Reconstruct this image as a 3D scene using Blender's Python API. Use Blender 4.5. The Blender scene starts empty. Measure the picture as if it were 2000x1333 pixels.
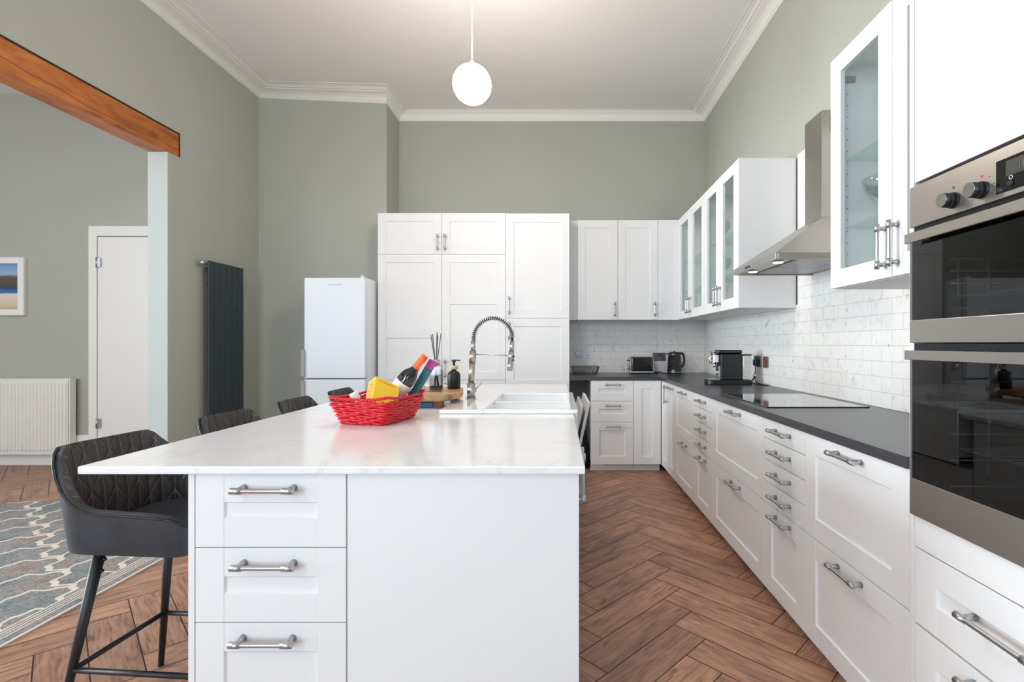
import bpy, bmesh, math, random
from mathutils import Vector, Matrix

random.seed(7)
PI = math.pi
SC = bpy.context.scene
COL = SC.collection

# ------------------------------------------------------------------ camera, world, lights, exposure
F, H = 970.0, 1.215          # focal length in pixels of the 2000 px frame, eye height
cam = bpy.data.cameras.new('camera')
cam.sensor_width = 36.0
cam.lens = 36.0 * F / 2000.0
cam.shift_x = -(1091 - 1000) / 2000.0
cam.shift_y = (672 - 666.5) / 2000.0
cam.clip_start = 0.05
cam_o = bpy.data.objects.new('camera', cam)
cam_o.location = (0, 0, H)
cam_o.rotation_euler = (PI / 2, 0, 0)
COL.objects.link(cam_o)
SC.camera = cam_o

SC.view_settings.view_transform = 'Standard'
SC.view_settings.look = 'None'
SC.view_settings.exposure = 1.45
SC.view_settings.gamma = 1.0
SC.view_settings.use_curve_mapping = False
SC.cycles.max_bounces = 10
SC.cycles.diffuse_bounces = 6
SC.cycles.glossy_bounces = 5
SC.cycles.transparent_max_bounces = 16
SC.cycles.sample_clamp_indirect = 6.0
SC.cycles.caustics_reflective = False
SC.cycles.caustics_refractive = False
SC.cycles.use_denoising = True

world = bpy.data.worlds.new('world')
SC.world = world
world.use_nodes = True
bg = world.node_tree.nodes['Background']
bg.inputs[0].default_value = (0.62, 0.80, 1.0, 1)
bg.inputs[1].default_value = 1.0


def area_light(name, loc, rot, sx, sy, power, color):
    d = bpy.data.lights.new(name, 'AREA')
    d.shape = 'RECTANGLE'; d.size = sx; d.size_y = sy
    d.energy = power; d.color = color
    o = bpy.data.objects.new(name, d)
    o.location = loc; o.rotation_euler = rot
    COL.objects.link(o)
    return o


# daylight entering through the windows of the rear wall (behind the camera)
DAY = (0.70, 0.86, 1.0)
area_light('daylight_kitchen', (-1.9, -2.72, 1.75), (PI / 2, 0, 0), 1.5, 2.2, 32, DAY)
area_light('daylight_kitchen.001', (0.3, -2.72, 1.75), (PI / 2, 0, 0), 1.5, 2.2, 6, DAY)
area_light('unseen_daylight_dining', (-5.4, -2.72, 1.75), (PI / 2, 0, 0), 1.8, 2.2, 12, DAY)
# unseen side windows added to the adjoining room, lighting the kitchen from the left
area_light('unseen_daylight_dining.001', (-7.86, -1.2, 1.75), (PI / 2, 0, -PI / 2), 2.0, 2.2, 8, DAY).data.spread = math.radians(115)
area_light('unseen_daylight_dining.002', (-7.86, 1.9, 1.75), (PI / 2, 0, -PI / 2), 2.0, 2.2, 40, (.84, .94, 1.0)).data.spread = math.radians(80)


# ------------------------------------------------------------------ materials
def lin(r, g, b):
    f = lambda c: (c / 255 / 12.92) if c / 255 <= .04045 else ((c / 255 + .055) / 1.055) ** 2.4
    return (f(r), f(g), f(b), 1.0)


def mat(name, color, rough=.5, metal=0.0, spec=.5, bump=0.0, bscale=200.0, coat=0.0, vary=0.0, vscale=6.0, aniso=0.0):
    m = bpy.data.materials.new(name)
    m.use_nodes = True
    nt = m.node_tree
    p = nt.nodes['Principled BSDF']
    p.inputs['Base Color'].default_value = color
    p.inputs['Roughness'].default_value = rough
    p.inputs['Metallic'].default_value = metal
    p.inputs['Specular IOR Level'].default_value = spec
    if coat:
        p.inputs['Coat Weight'].default_value = coat
        p.inputs['Coat Roughness'].default_value = .08
    tc = nt.nodes.new('ShaderNodeTexCoord')
    n = nt.nodes.new('ShaderNodeTexNoise')
    n.inputs['Scale'].default_value = bscale if bump else vscale
    nt.links.new(tc.outputs['Object'], n.inputs['Vector'])
    if bump:
        b = nt.nodes.new('ShaderNodeBump')
        b.inputs['Strength'].default_value = bump
        b.inputs['Distance'].default_value = .002
        nt.links.new(n.outputs['Fac'], b.inputs['Height'])
        nt.links.new(b.outputs['Normal'], p.inputs['Normal'])
    if vary:
        n2 = nt.nodes.new('ShaderNodeTexNoise')
        n2.inputs['Scale'].default_value = vscale
        n2.inputs['Detail'].default_value = 5
        nt.links.new(tc.outputs['Object'], n2.inputs['Vector'])
        mx = nt.nodes.new('ShaderNodeMix'); mx.data_type = 'RGBA'
        mx.inputs[6].default_value = tuple(c * (1 - vary) for c in color[:3]) + (1,)
        mx.inputs[7].default_value = tuple(min(1, c * (1 + vary)) for c in color[:3]) + (1,)
        nt.links.new(n2.outputs['Fac'], mx.inputs[0])
        nt.links.new(mx.outputs[2], p.inputs['Base Color'])
    return m


def nd(nt, kind, **kw):
    n = nt.nodes.new(kind)
    for k, v in kw.items():
        setattr(n, k, v)
    return n


def math_node(nt, op, a, b=None, c=None):
    n = nt.nodes.new('ShaderNodeMath'); n.operation = op
    for i, v in enumerate((a, b, c)):
        if v is None:
            continue
        if isinstance(v, (int, float)):
            n.inputs[i].default_value = v
        else:
            nt.links.new(v, n.inputs[i])
    return n.outputs[0]


def ramp(nt, fac, stops):
    r = nt.nodes.new('ShaderNodeValToRGB')
    el = r.color_ramp.elements
    el[0].position, el[0].color = stops[0]
    el[1].position, el[1].color = stops[-1]
    for pos, c in stops[1:-1]:
        e = el.new(pos); e.color = c
    nt.links.new(fac, r.inputs[0])
    return r.outputs[0]


def mixc(nt, fac, a, b, blend='MIX'):
    mx = nt.nodes.new('ShaderNodeMix'); mx.data_type = 'RGBA'; mx.blend_type = blend
    for i, v in ((0, fac), (6, a), (7, b)):
        if isinstance(v, (tuple, float, int)):
            mx.inputs[i].default_value = v
        else:
            nt.links.new(v, mx.inputs[i])
    return mx.outputs[2]


def emit(name, color, strength):
    m = bpy.data.materials.new(name); m.use_nodes = True
    p = m.node_tree.nodes['Principled BSDF']
    p.inputs['Base Color'].default_value = (.9, .9, .9, 1)
    p.inputs['Emission Color'].default_value = color
    p.inputs['Emission Strength'].default_value = strength
    return m


def clear_glass(name, tint, refl=1.0, rough=0.0):
    """thin clear glass: fresnel reflection over a tinted pass-through"""
    m = bpy.data.materials.new(name); m.use_nodes = True
    nt = m.node_tree
    for n in list(nt.nodes):
        nt.nodes.remove(n)
    out = nd(nt, 'ShaderNodeOutputMaterial')
    tr = nd(nt, 'ShaderNodeBsdfTransparent'); tr.inputs[0].default_value = tint
    gl = nd(nt, 'ShaderNodeBsdfGlossy'); gl.inputs['Roughness'].default_value = rough
    fr = nd(nt, 'ShaderNodeFresnel'); fr.inputs[0].default_value = 1.45
    ge = nd(nt, 'ShaderNodeNewGeometry')
    k = math_node(nt, 'MULTIPLY', math_node(nt, 'MULTIPLY', fr.outputs[0], refl), math_node(nt, 'SUBTRACT', 1.0, ge.outputs['Backfacing']))
    ms = nd(nt, 'ShaderNodeMixShader')
    nt.links.new(k, ms.inputs[0]); nt.links.new(tr.outputs[0], ms.inputs[1]); nt.links.new(gl.outputs[0], ms.inputs[2])
    nt.links.new(ms.outputs[0], out.inputs[0])
    return m


WALLC = lin(174, 176, 166)
M = {}
M['wall'] = mat('sage_wall_paint', WALLC, .75, bump=.15, bscale=160, vary=.02, vscale=1.5)
M['jamb'] = mat('pale_jamb_paint', lin(180, 186, 182), .7, bump=.1)
M['ceiling'] = mat('ceiling_paint', lin(236, 235, 234), .9, bump=.1, bscale=120)
M['trim'] = mat('white_trim_paint', lin(236, 234, 229), .55, bump=.05)
M['cab'] = mat('white_cabinet_lacquer', lin(230, 230, 230), .5, bump=.02, bscale=90)
M['carcass'] = mat('white_melamine', lin(232, 234, 235), .5)
M['steel'] = mat('brushed_steel', lin(186, 182, 178), .30, metal=1.0, bump=.05, bscale=400)
M['steel_oven'] = mat('oven_brushed_steel', lin(182, 177, 172), .34, metal=1.0, bump=.05, bscale=400)
M['nickel'] = mat('satin_nickel_handle', lin(186, 187, 190), .32, metal=1.0)
M['chrome'] = mat('chrome', lin(215, 215, 218), .08, metal=1.0)
M['worktop'] = mat('charcoal_laminate', lin(62, 62, 66), .28, vary=.12, vscale=60)
M['black'] = mat('black_plastic', lin(24, 25, 29), .35)
M['gloss_black'] = mat('gloss_black_plastic', lin(16, 16, 18), .12, coat=.5)
M['matt_black'] = mat('matt_black_metal', lin(22, 23, 26), .45)
M['anthracite'] = mat('anthracite_radiator_paint', lin(50, 60, 68), .45)
M['rad'] = mat('white_radiator_enamel', lin(232, 230, 224), .35)
M['fridge'] = mat('white_fridge_enamel', lin(226, 232, 238), .22)
M['grey'] = mat('grey_plastic', lin(160, 158, 160), .4)
M['ceramic'] = mat('white_glazed_ceramic', lin(244, 246, 247), .08, coat=.6)
M['glass'] = clear_glass('clear_glass', (.965, .985, .98, 1), .8)
M['shelf_glass'] = clear_glass('green_edged_glass', (.90, .955, .94, 1), .8)
M['crystal'] = clear_glass('drinking_glass', (.88, .9, .9, 1), 2.2, .05)
M['oven_glass'] = clear_glass('smoked_oven_glass', (.42, .43, .44, 1), 1.6)
M['oven_in'] = mat('oven_enamel', lin(62, 62, 64), .35)
M['rack'] = mat('bright_rack_wire', lin(225, 225, 225), .3, metal=.6)
M['hob'] = mat('black_ceramic_glass', lin(14, 14, 16), .04, coat=1.0)
M['globe'] = emit('opal_globe', (1.0, .87, .75, 1), 34.0)
M['led'] = emit('hood_led', (1.0, .86, .70, 1), 5.0)
M['cord'] = mat('white_flex', lin(238, 234, 226), .5)
M['red'] = mat('red_wicker', lin(206, 12, 32), .32, bump=.3, bscale=500, vary=.22, vscale=60)
M['yellow'] = mat('yellow_card', lin(247, 203, 52), .45)
M['orange'] = mat('orange_foil', lin(240, 98, 28), .4)
M['bottle'] = mat('dark_bottle_glass', lin(12, 16, 14), .05, coat=.8)
M['label'] = mat('white_paper_label', lin(232, 232, 230), .6)
M['teal'] = mat('teal_card', lin(24, 96, 104), .4)
M['magenta'] = mat('magenta_card', lin(176, 44, 140), .4)
M['rubber'] = mat('dark_grey_rubber', lin(60, 60, 62), .7)
M['blue'] = mat('blue_packet', lin(60, 130, 185), .4)
M['linen'] = mat('crumpled_white_cloth', lin(232, 232, 234), .8, bump=.8, bscale=40)
M['white_print'] = mat('white_print', lin(245, 245, 240), .6)
M['dark_print'] = mat('dark_print', lin(60, 60, 66), .6)
M['red_print'] = mat('red_print', lin(200, 40, 36), .5)
M['cork'] = mat('pale_wood_collar', lin(216, 190, 148), .6)
M['copper'] = mat('rose_gold_cap', lin(214, 186, 172), .3, metal=.8)
M['socket_white'] = mat('white_socket', lin(232, 233, 238), .35)
M['socket_steel'] = mat('dark_nickel_socket', lin(112, 112, 116), .35, metal=.6)
M['dark_wood_foot'] = mat('reddish_wood_foot', lin(120, 76, 58), .5)
M['white_wood'] = mat('white_painted_wood', lin(228, 230, 232), .45)
M['bag'] = mat('black_fabric', lin(20, 20, 24), .85)
M['niche'] = mat('beige_niche_paint', lin(176, 166, 150), .8)
M['floor_grout'] = mat('dark_floor_grout', lin(66, 60, 56), .85)


def wood_material(name, stops, use_attr, rough=.42, ring=9.0, stretch=(1, 9, 1), coord='UV'):
    m = bpy.data.materials.new(name); m.use_nodes = True
    nt = m.node_tree; p = nt.nodes['Principled BSDF']
    tc = nd(nt, 'ShaderNodeTexCoord')
    mp = nd(nt, 'ShaderNodeMapping'); mp.inputs['Scale'].default_value = stretch
    nt.links.new(tc.outputs[coord], mp.inputs[0])
    n1 = nd(nt, 'ShaderNodeTexNoise'); n1.inputs['Scale'].default_value = ring; n1.inputs['Detail'].default_value = 8
    n1.inputs['Distortion'].default_value = 1.1
    nt.links.new(mp.outputs[0], n1.inputs['Vector'])
    n3 = nd(nt, 'ShaderNodeTexNoise'); n3.inputs['Scale'].default_value = ring * .35; n3.inputs['Detail'].default_value = 3
    nt.links.new(mp.outputs[0], n3.inputs['Vector'])
    w = nd(nt, 'ShaderNodeTexWave', wave_type='BANDS', bands_direction='Y')
    w.inputs['Scale'].default_value = ring * .55; w.inputs['Distortion'].default_value = 9; w.inputs['Detail'].default_value = 3
    w.inputs['Detail Scale'].default_value = 1.2
    nt.links.new(mp.outputs[0], w.inputs['Vector'])
    f = math_node(nt, 'MULTIPLY_ADD', w.outputs['Fac'], .12, math_node(nt, 'MULTIPLY', n1.outputs['Fac'], .88))
    col = ramp(nt, f, stops)
    dark = ramp(nt, n3.outputs['Fac'], [(.30, (.62, .59, .58, 1)), (.50, (1, 1, 1, 1))])
    col = mixc(nt, .8, col, dark, 'MULTIPLY')
    mk = nd(nt, 'ShaderNodeMapping'); mk.inputs['Scale'].default_value = tuple(s_ * .55 for s_ in stretch)
    nt.links.new(tc.outputs[coord], mk.inputs[0])
    kn = nd(nt, 'ShaderNodeTexNoise'); kn.inputs['Scale'].default_value = 9.0; kn.inputs['Detail'].default_value = 4; kn.inputs['Distortion'].default_value = .6
    nt.links.new(mk.outputs[0], kn.inputs['Vector'])
    kr = ramp(nt, kn.outputs['Fac'], [(.27, (.42, .36, .33, 1)), (.36, (1, 1, 1, 1))])
    col = mixc(nt, .75, col, kr, 'MULTIPLY')
    if use_attr:
        at = nd(nt, 'ShaderNodeAttribute', attribute_name='tone')
        k = math_node(nt, 'MULTIPLY_ADD', at.outputs['Fac'], .30, .86)
        hs = nd(nt, 'ShaderNodeHueSaturation')
        nt.links.new(k, hs.inputs['Value']); nt.links.new(col, hs.inputs['Color'])
        hs.inputs['Saturation'].default_value = .92
        col = hs.outputs[0]
    nt.links.new(col, p.inputs['Base Color'])
    p.inputs['Roughness'].default_value = rough
    b = nd(nt, 'ShaderNodeBump'); b.inputs['Strength'].default_value = .12; b.inputs['Distance'].default_value = .002
    nt.links.new(n1.outputs['Fac'], b.inputs['Height']); nt.links.new(b.outputs[0], p.inputs['Normal'])
    return m


M['plank'] = wood_material('wood_effect_floor_tile', [(.26, lin(118, 82, 64)), (.42, lin(160, 114, 88)), (.56, lin(178, 130, 102)), (.78, lin(192, 146, 116))], True, .42, 6.0, (1, 5, 1))
M['beam'] = wood_material('varnished_pine_beam', [(.27, lin(140, 72, 26)), (.42, lin(178, 100, 40)), (.60, lin(192, 114, 50)), (.8, lin(204, 130, 64))], False, .42, 2.6, (6, 1.0, 6), 'Object')
M['board'] = wood_material('live_edge_oak', [(.30, lin(146, 104, 66)), (.5, lin(190, 148, 106)), (.7, lin(208, 172, 132)), (.8, lin(222, 190, 150))], False, .45, 6.0, (1.5, 6, 1.5), 'Object')


def quartz():
    m = bpy.data.materials.new('veined_white_quartz'); m.use_nodes = True
    nt = m.node_tree; p = nt.nodes['Principled BSDF']
    tc = nd(nt, 'ShaderNodeTexCoord')
    n = nd(nt, 'ShaderNodeTexNoise'); n.inputs['Scale'].default_value = 2.4; n.inputs['Detail'].default_value = 9
    n.inputs['Distortion'].default_value = 1.6; n.inputs['Roughness'].default_value = .62
    nt.links.new(tc.outputs['Object'], n.inputs['Vector'])
    v = math_node(nt, 'ABSOLUTE', math_node(nt, 'SUBTRACT', n.outputs['Fac'], .5))
    c = ramp(nt, v, [(0.0, lin(224, 226, 229)), (.012, lin(234, 235, 237)), (.06, lin(238, 239, 241))])
    n2 = nd(nt, 'ShaderNodeTexNoise'); n2.inputs['Scale'].default_value = 5; n2.inputs['Detail'].default_value = 4
    nt.links.new(tc.outputs['Object'], n2.inputs['Vector'])
    msk = ramp(nt, n2.outputs['Fac'], [(.42, (0, 0, 0, 1)), (.62, (1, 1, 1, 1))])
    c2 = mixc(nt, msk, lin(238, 239, 241), c)
    nt.links.new(c2, p.inputs['Base Color'])
    p.inputs['Roughness'].default_value = .16
    p.inputs['Specular IOR Level'].default_value = .6
    return m


M['quartz'] = quartz()


def tiles(axis):
    m = bpy.data.materials.new('tumbled_marble_tiles_' + axis); m.use_nodes = True
    nt = m.node_tree; p = nt.nodes['Principled BSDF']
    tc = nd(nt, 'ShaderNodeTexCoord')
    sp = nd(nt, 'ShaderNodeSeparateXYZ'); nt.links.new(tc.outputs['Object'], sp.inputs[0])
    cb = nd(nt, 'ShaderNodeCombineXYZ')
    nt.links.new(sp.outputs['X' if axis == 'x' else 'Y'], cb.inputs[0])
    nt.links.new(math_node(nt, 'SUBTRACT', sp.outputs['Z'], .902), cb.inputs[1])
    br = nd(nt, 'ShaderNodeTexBrick')
    br.inputs['Scale'].default_value = 1.0
    br.inputs['Brick Width'].default_value = .152; br.inputs['Row Height'].default_value = .076
    br.inputs['Mortar Size'].default_value = .0013; br.inputs['Mortar Smooth'].default_value = .3
    br.inputs['Color1'].default_value = lin(238, 236, 232); br.inputs['Color2'].default_value = lin(238, 236, 233)
    br.inputs['Mortar'].default_value = lin(206, 200, 192)
    nt.links.new(cb.outputs[0], br.inputs['Vector'])
    n = nd(nt, 'ShaderNodeTexNoise'); n.inputs['Scale'].default_value = 9; n.inputs['Detail'].default_value = 8
    n.inputs['Distortion'].default_value = 2.0
    nt.links.new(tc.outputs['Object'], n.inputs['Vector'])
    v = ramp(nt, n.outputs['Fac'], [(.26, (.70, .68, .65, 1)), (.36, (.95, .94, .93, 1)), (.5, (1, 1, 1, 1))])
    c = mixc(nt, .9, br.outputs['Color'], v, 'MULTIPLY')
    n4 = nd(nt, 'ShaderNodeTexNoise'); n4.inputs['Scale'].default_value = 30; n4.inputs['Detail'].default_value = 4
    nt.links.new(tc.outputs['Object'], n4.inputs['Vector'])
    v4 = ramp(nt, n4.outputs['Fac'], [(.27, (.55, .52, .48, 1)), (.34, (1, 1, 1, 1))])
    c = mixc(nt, .8, c, v4, 'MULTIPLY')
    nt.links.new(c, p.inputs['Base Color'])
    p.inputs['Roughness'].default_value = .38
    b = nd(nt, 'ShaderNodeBump'); b.inputs['Strength'].default_value = .6; b.inputs['Distance'].default_value = .0025
    b.invert = True
    nt.links.new(math_node(nt, 'ADD', br.outputs['Fac'], math_node(nt, 'MULTIPLY', n.outputs['Fac'], -.4)), b.inputs['Height'])
    nt.links.new(b.outputs[0], p.inputs['Normal'])
    return m


M['tiles_x'] = tiles('x'); M['tiles_y'] = tiles('y')


def leather():
    m = bpy.data.materials.new('charcoal_leather'); m.use_nodes = True
    nt = m.node_tree; p = nt.nodes['Principled BSDF']
    tc = nd(nt, 'ShaderNodeTexCoord')
    n = nd(nt, 'ShaderNodeTexNoise'); n.inputs['Scale'].default_value = 9; n.inputs['Detail'].default_value = 6
    nt.links.new(tc.outputs['Object'], n.inputs['Vector'])
    c = ramp(nt, n.outputs['Fac'], [(.3, lin(35, 39, 45)), (.7, lin(50, 55, 62))])
    nt.links.new(c, p.inputs['Base Color']); p.inputs['Roughness'].default_value = .40
    n2 = nd(nt, 'ShaderNodeTexNoise'); n2.inputs['Scale'].default_value = 260; n2.inputs['Detail'].default_value = 3
    nt.links.new(tc.outputs['Object'], n2.inputs['Vector'])
    b = nd(nt, 'ShaderNodeBump'); b.inputs['Strength'].default_value = .25; b.inputs['Distance'].default_value = .001
    nt.links.new(n2.outputs['Fac'], b.inputs['Height']); nt.links.new(b.outputs[0], p.inputs['Normal'])
    return m


def quilted():
    """UV in metres: u along the wrap, v up; channels with crossing diagonal stitches"""
    m = bpy.data.materials.new('quilted_charcoal_leather'); m.use_nodes = True
    nt = m.node_tree; p = nt.nodes['Principled BSDF']
    tc = nd(nt, 'ShaderNodeTexCoord')
    sp = nd(nt, 'ShaderNodeSeparateXYZ'); nt.links.new(tc.outputs['UV'], sp.inputs[0])
    u, v = sp.outputs[0], sp.outputs[1]

    def dist(expr, period):
        fr = math_node(nt, 'FRACT', math_node(nt, 'DIVIDE', expr, period))
        return math_node(nt, 'MULTIPLY', math_node(nt, 'ABSOLUTE', math_node(nt, 'SUBTRACT', fr, .5)), 2 * period * .5)   # 0 mid .. period/2 at seam

    def seam(expr, period, width):
        d = math_node(nt, 'SUBTRACT', period / 2, dist(expr, period))      # distance to the seam
        return d, math_node(nt, 'LESS_THAN', d, width)
    d1, s1 = seam(u, .046, .0010)
    dg1 = math_node(nt, 'ADD', u, math_node(nt, 'MULTIPLY', v, .75))
    dg2 = math_node(nt, 'SUBTRACT', u, math_node(nt, 'MULTIPLY', v, .75))
    d2, s2 = seam(dg1, .092, .0009)
    d3, s3 = seam(dg2, .092, .0009)
    n = nd(nt, 'ShaderNodeTexNoise'); n.inputs['Scale'].default_value = 9; n.inputs['Detail'].default_value = 6
    nt.links.new(tc.outputs['Object'], n.inputs['Vector'])
    base = ramp(nt, n.outputs['Fac'], [(.3, lin(46, 43, 42)), (.7, lin(66, 61, 58))])
    st = math_node(nt, 'MAXIMUM', s1, math_node(nt, 'MULTIPLY', math_node(nt, 'MAXIMUM', s2, s3), .35))
    c = mixc(nt, math_node(nt, 'MULTIPLY', st, .8), base, lin(128, 120, 112))
    nt.links.new(c, p.inputs['Base Color']); p.inputs['Roughness'].default_value = .40
    hgt = math_node(nt, 'MINIMUM', math_node(nt, 'MULTIPLY', d1, 60), 1.0)
    hg2 = math_node(nt, 'MINIMUM', math_node(nt, 'MULTIPLY', math_node(nt, 'MINIMUM', d2, d3), 120), 1.0)
    hh = math_node(nt, 'ADD', hgt, math_node(nt, 'MULTIPLY', hg2, .35))
    b = nd(nt, 'ShaderNodeBump'); b.inputs['Strength'].default_value = .9; b.inputs['Distance'].default_value = .006
    nt.links.new(hh, b.inputs['Height']); nt.links.new(b.outputs[0], p.inputs['Normal'])
    return m


M['leather'] = leather(); M['quilt'] = quilted()


def rug_material():
    m = bpy.data.materials.new('grey_blue_trellis_rug'); m.use_nodes = True
    nt = m.node_tree; p = nt.nodes['Principled BSDF']
    tc = nd(nt, 'ShaderNodeTexCoord')
    sp = nd(nt, 'ShaderNodeSeparateXYZ'); nt.links.new(tc.outputs['Object'], sp.inputs[0])
    X, Y = sp.outputs[0], sp.outputs[1]
    a = math.radians(-40)
    P = .26
    U = math_node(nt, 'ADD', math_node(nt, 'MULTIPLY', X, math.cos(a)), math_node(nt, 'MULTIPLY', Y, math.sin(a)))
    V = math_node(nt, 'ADD', math_node(nt, 'MULTIPLY', X, -math.sin(a)), math_node(nt, 'MULTIPLY', Y, math.cos(a)))

    def line(main, cross, ph, th):
        warp = math_node(nt, 'MULTIPLY', math_node(nt, 'SINE', math_node(nt, 'ADD', math_node(nt, 'MULTIPLY', cross, 2 * PI / P), ph)), .034)
        warp2 = math_node(nt, 'MULTIPLY', math_node(nt, 'SINE', math_node(nt, 'MULTIPLY', cross, 6 * PI / P)), .010)
        e = math_node(nt, 'ADD', main, math_node(nt, 'ADD', warp, warp2))
        fr = math_node(nt, 'FRACT', math_node(nt, 'DIVIDE', e, P))
        d = math_node(nt, 'MULTIPLY', math_node(nt, 'ABSOLUTE', math_node(nt, 'SUBTRACT', fr, .5)), P)
        return math_node(nt, 'LESS_THAN', d, th)
    l1 = line(V, U, 0.0, .0140)
    l2 = line(U, V, PI / 2, .0105)
    lat = math_node(nt, 'MAXIMUM', l1, l2)
    # border along the right (max X) edge: d = distance to the edge X=0
    D = math_node(nt, 'MULTIPLY', X, -1.0)
    inb = math_node(nt, 'LESS_THAN', D, .125)
    bl = None
    for c0, w0 in ((.006, .007), (.060, .0035), (.080, .0035), (.100, .0035), (.120, .0045)):
        s = math_node(nt, 'LESS_THAN', math_node(nt, 'ABSOLUTE', math_node(nt, 'SUBTRACT', D, c0)), w0)
        bl = s if bl is None else math_node(nt, 'MAXIMUM', bl, s)
    lat = math_node(nt, 'ADD', math_node(nt, 'MULTIPLY', lat, math_node(nt, 'SUBTRACT', 1.0, inb)), math_node(nt, 'MULTIPLY', bl, inb))
    n = nd(nt, 'ShaderNodeTexNoise'); n.inputs['Scale'].default_value = 5; n.inputs['Detail'].default_value = 7; n.inputs['Roughness'].default_value = .7
    nt.links.new(tc.outputs['Object'], n.inputs['Vector'])
    base = ramp(nt, n.outputs['Fac'], [(.30, lin(104, 114, 120)), (.45, lin(134, 138, 138)), (.54, lin(152, 144, 140)), (.66, lin(148, 124, 116))])
    n2 = nd(nt, 'ShaderNodeTexNoise'); n2.inputs['Scale'].default_value = 90; n2.inputs['Detail'].default_value = 5
    nt.links.new(tc.outputs['Object'], n2.inputs['Vector'])
    sp2 = ramp(nt, n2.outputs['Fac'], [(.32, (.55, .56, .58, 1)), (.62, (1.12, 1.12, 1.12, 1))])
    base = mixc(nt, 1.0, base, sp2, 'MULTIPLY')
    c = mixc(nt, lat, base, lin(216, 206, 196))
    nt.links.new(c, p.inputs['Base Color']); p.inputs['Roughness'].default_value = .95
    b = nd(nt, 'ShaderNodeBump'); b.inputs['Strength'].default_value = .4; b.inputs['Distance'].default_value = .003
    nt.links.new(n2.outputs['Fac'], b.inputs['Height']); nt.links.new(b.outputs[0], p.inputs['Normal'])
    return m


M['rug'] = rug_material()


def painting():
    m = bpy.data.materials.new('beach_painting'); m.use_nodes = True
    nt = m.node_tree; p = nt.nodes['Principled BSDF']
    tc = nd(nt, 'ShaderNodeTexCoord')
    sp = nd(nt, 'ShaderNodeSeparateXYZ'); nt.links.new(tc.outputs['Object'], sp.inputs[0])
    n = nd(nt, 'ShaderNodeTexNoise'); n.inputs['Scale'].default_value = 7; n.inputs['Detail'].default_value = 6
    mp = nd(nt, 'ShaderNodeMapping'); mp.inputs['Scale'].default_value = (1, 1, 3)
    nt.links.new(tc.outputs['Object'], mp.inputs[0]); nt.links.new(mp.outputs[0], n.inputs['Vector'])
    z = math_node(nt, 'ADD', sp.outputs[2], math_node(nt, 'MULTIPLY', math_node(nt, 'SUBTRACT', n.outputs['Fac'], .5), .05))
    f = math_node(nt, 'DIVIDE', z, .46)
    col = ramp(nt, f, [(0, lin(196, 170, 140)), (.10, lin(214, 196, 172)), (.33, lin(222, 214, 200)), (.37, lin(66, 130, 176)), (.46, lin(30, 66, 120)),
                       (.50, lin(74, 72, 62)), (.60, lin(84, 76, 64)), (.72, lin(96, 88, 80)), (.76, lin(150, 176, 204)), (1, lin(110, 156, 202))])
    nt.links.new(col, p.inputs['Base Color']); p.inputs['Roughness'].default_value = .7
    return m


M['painting'] = painting()


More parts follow.
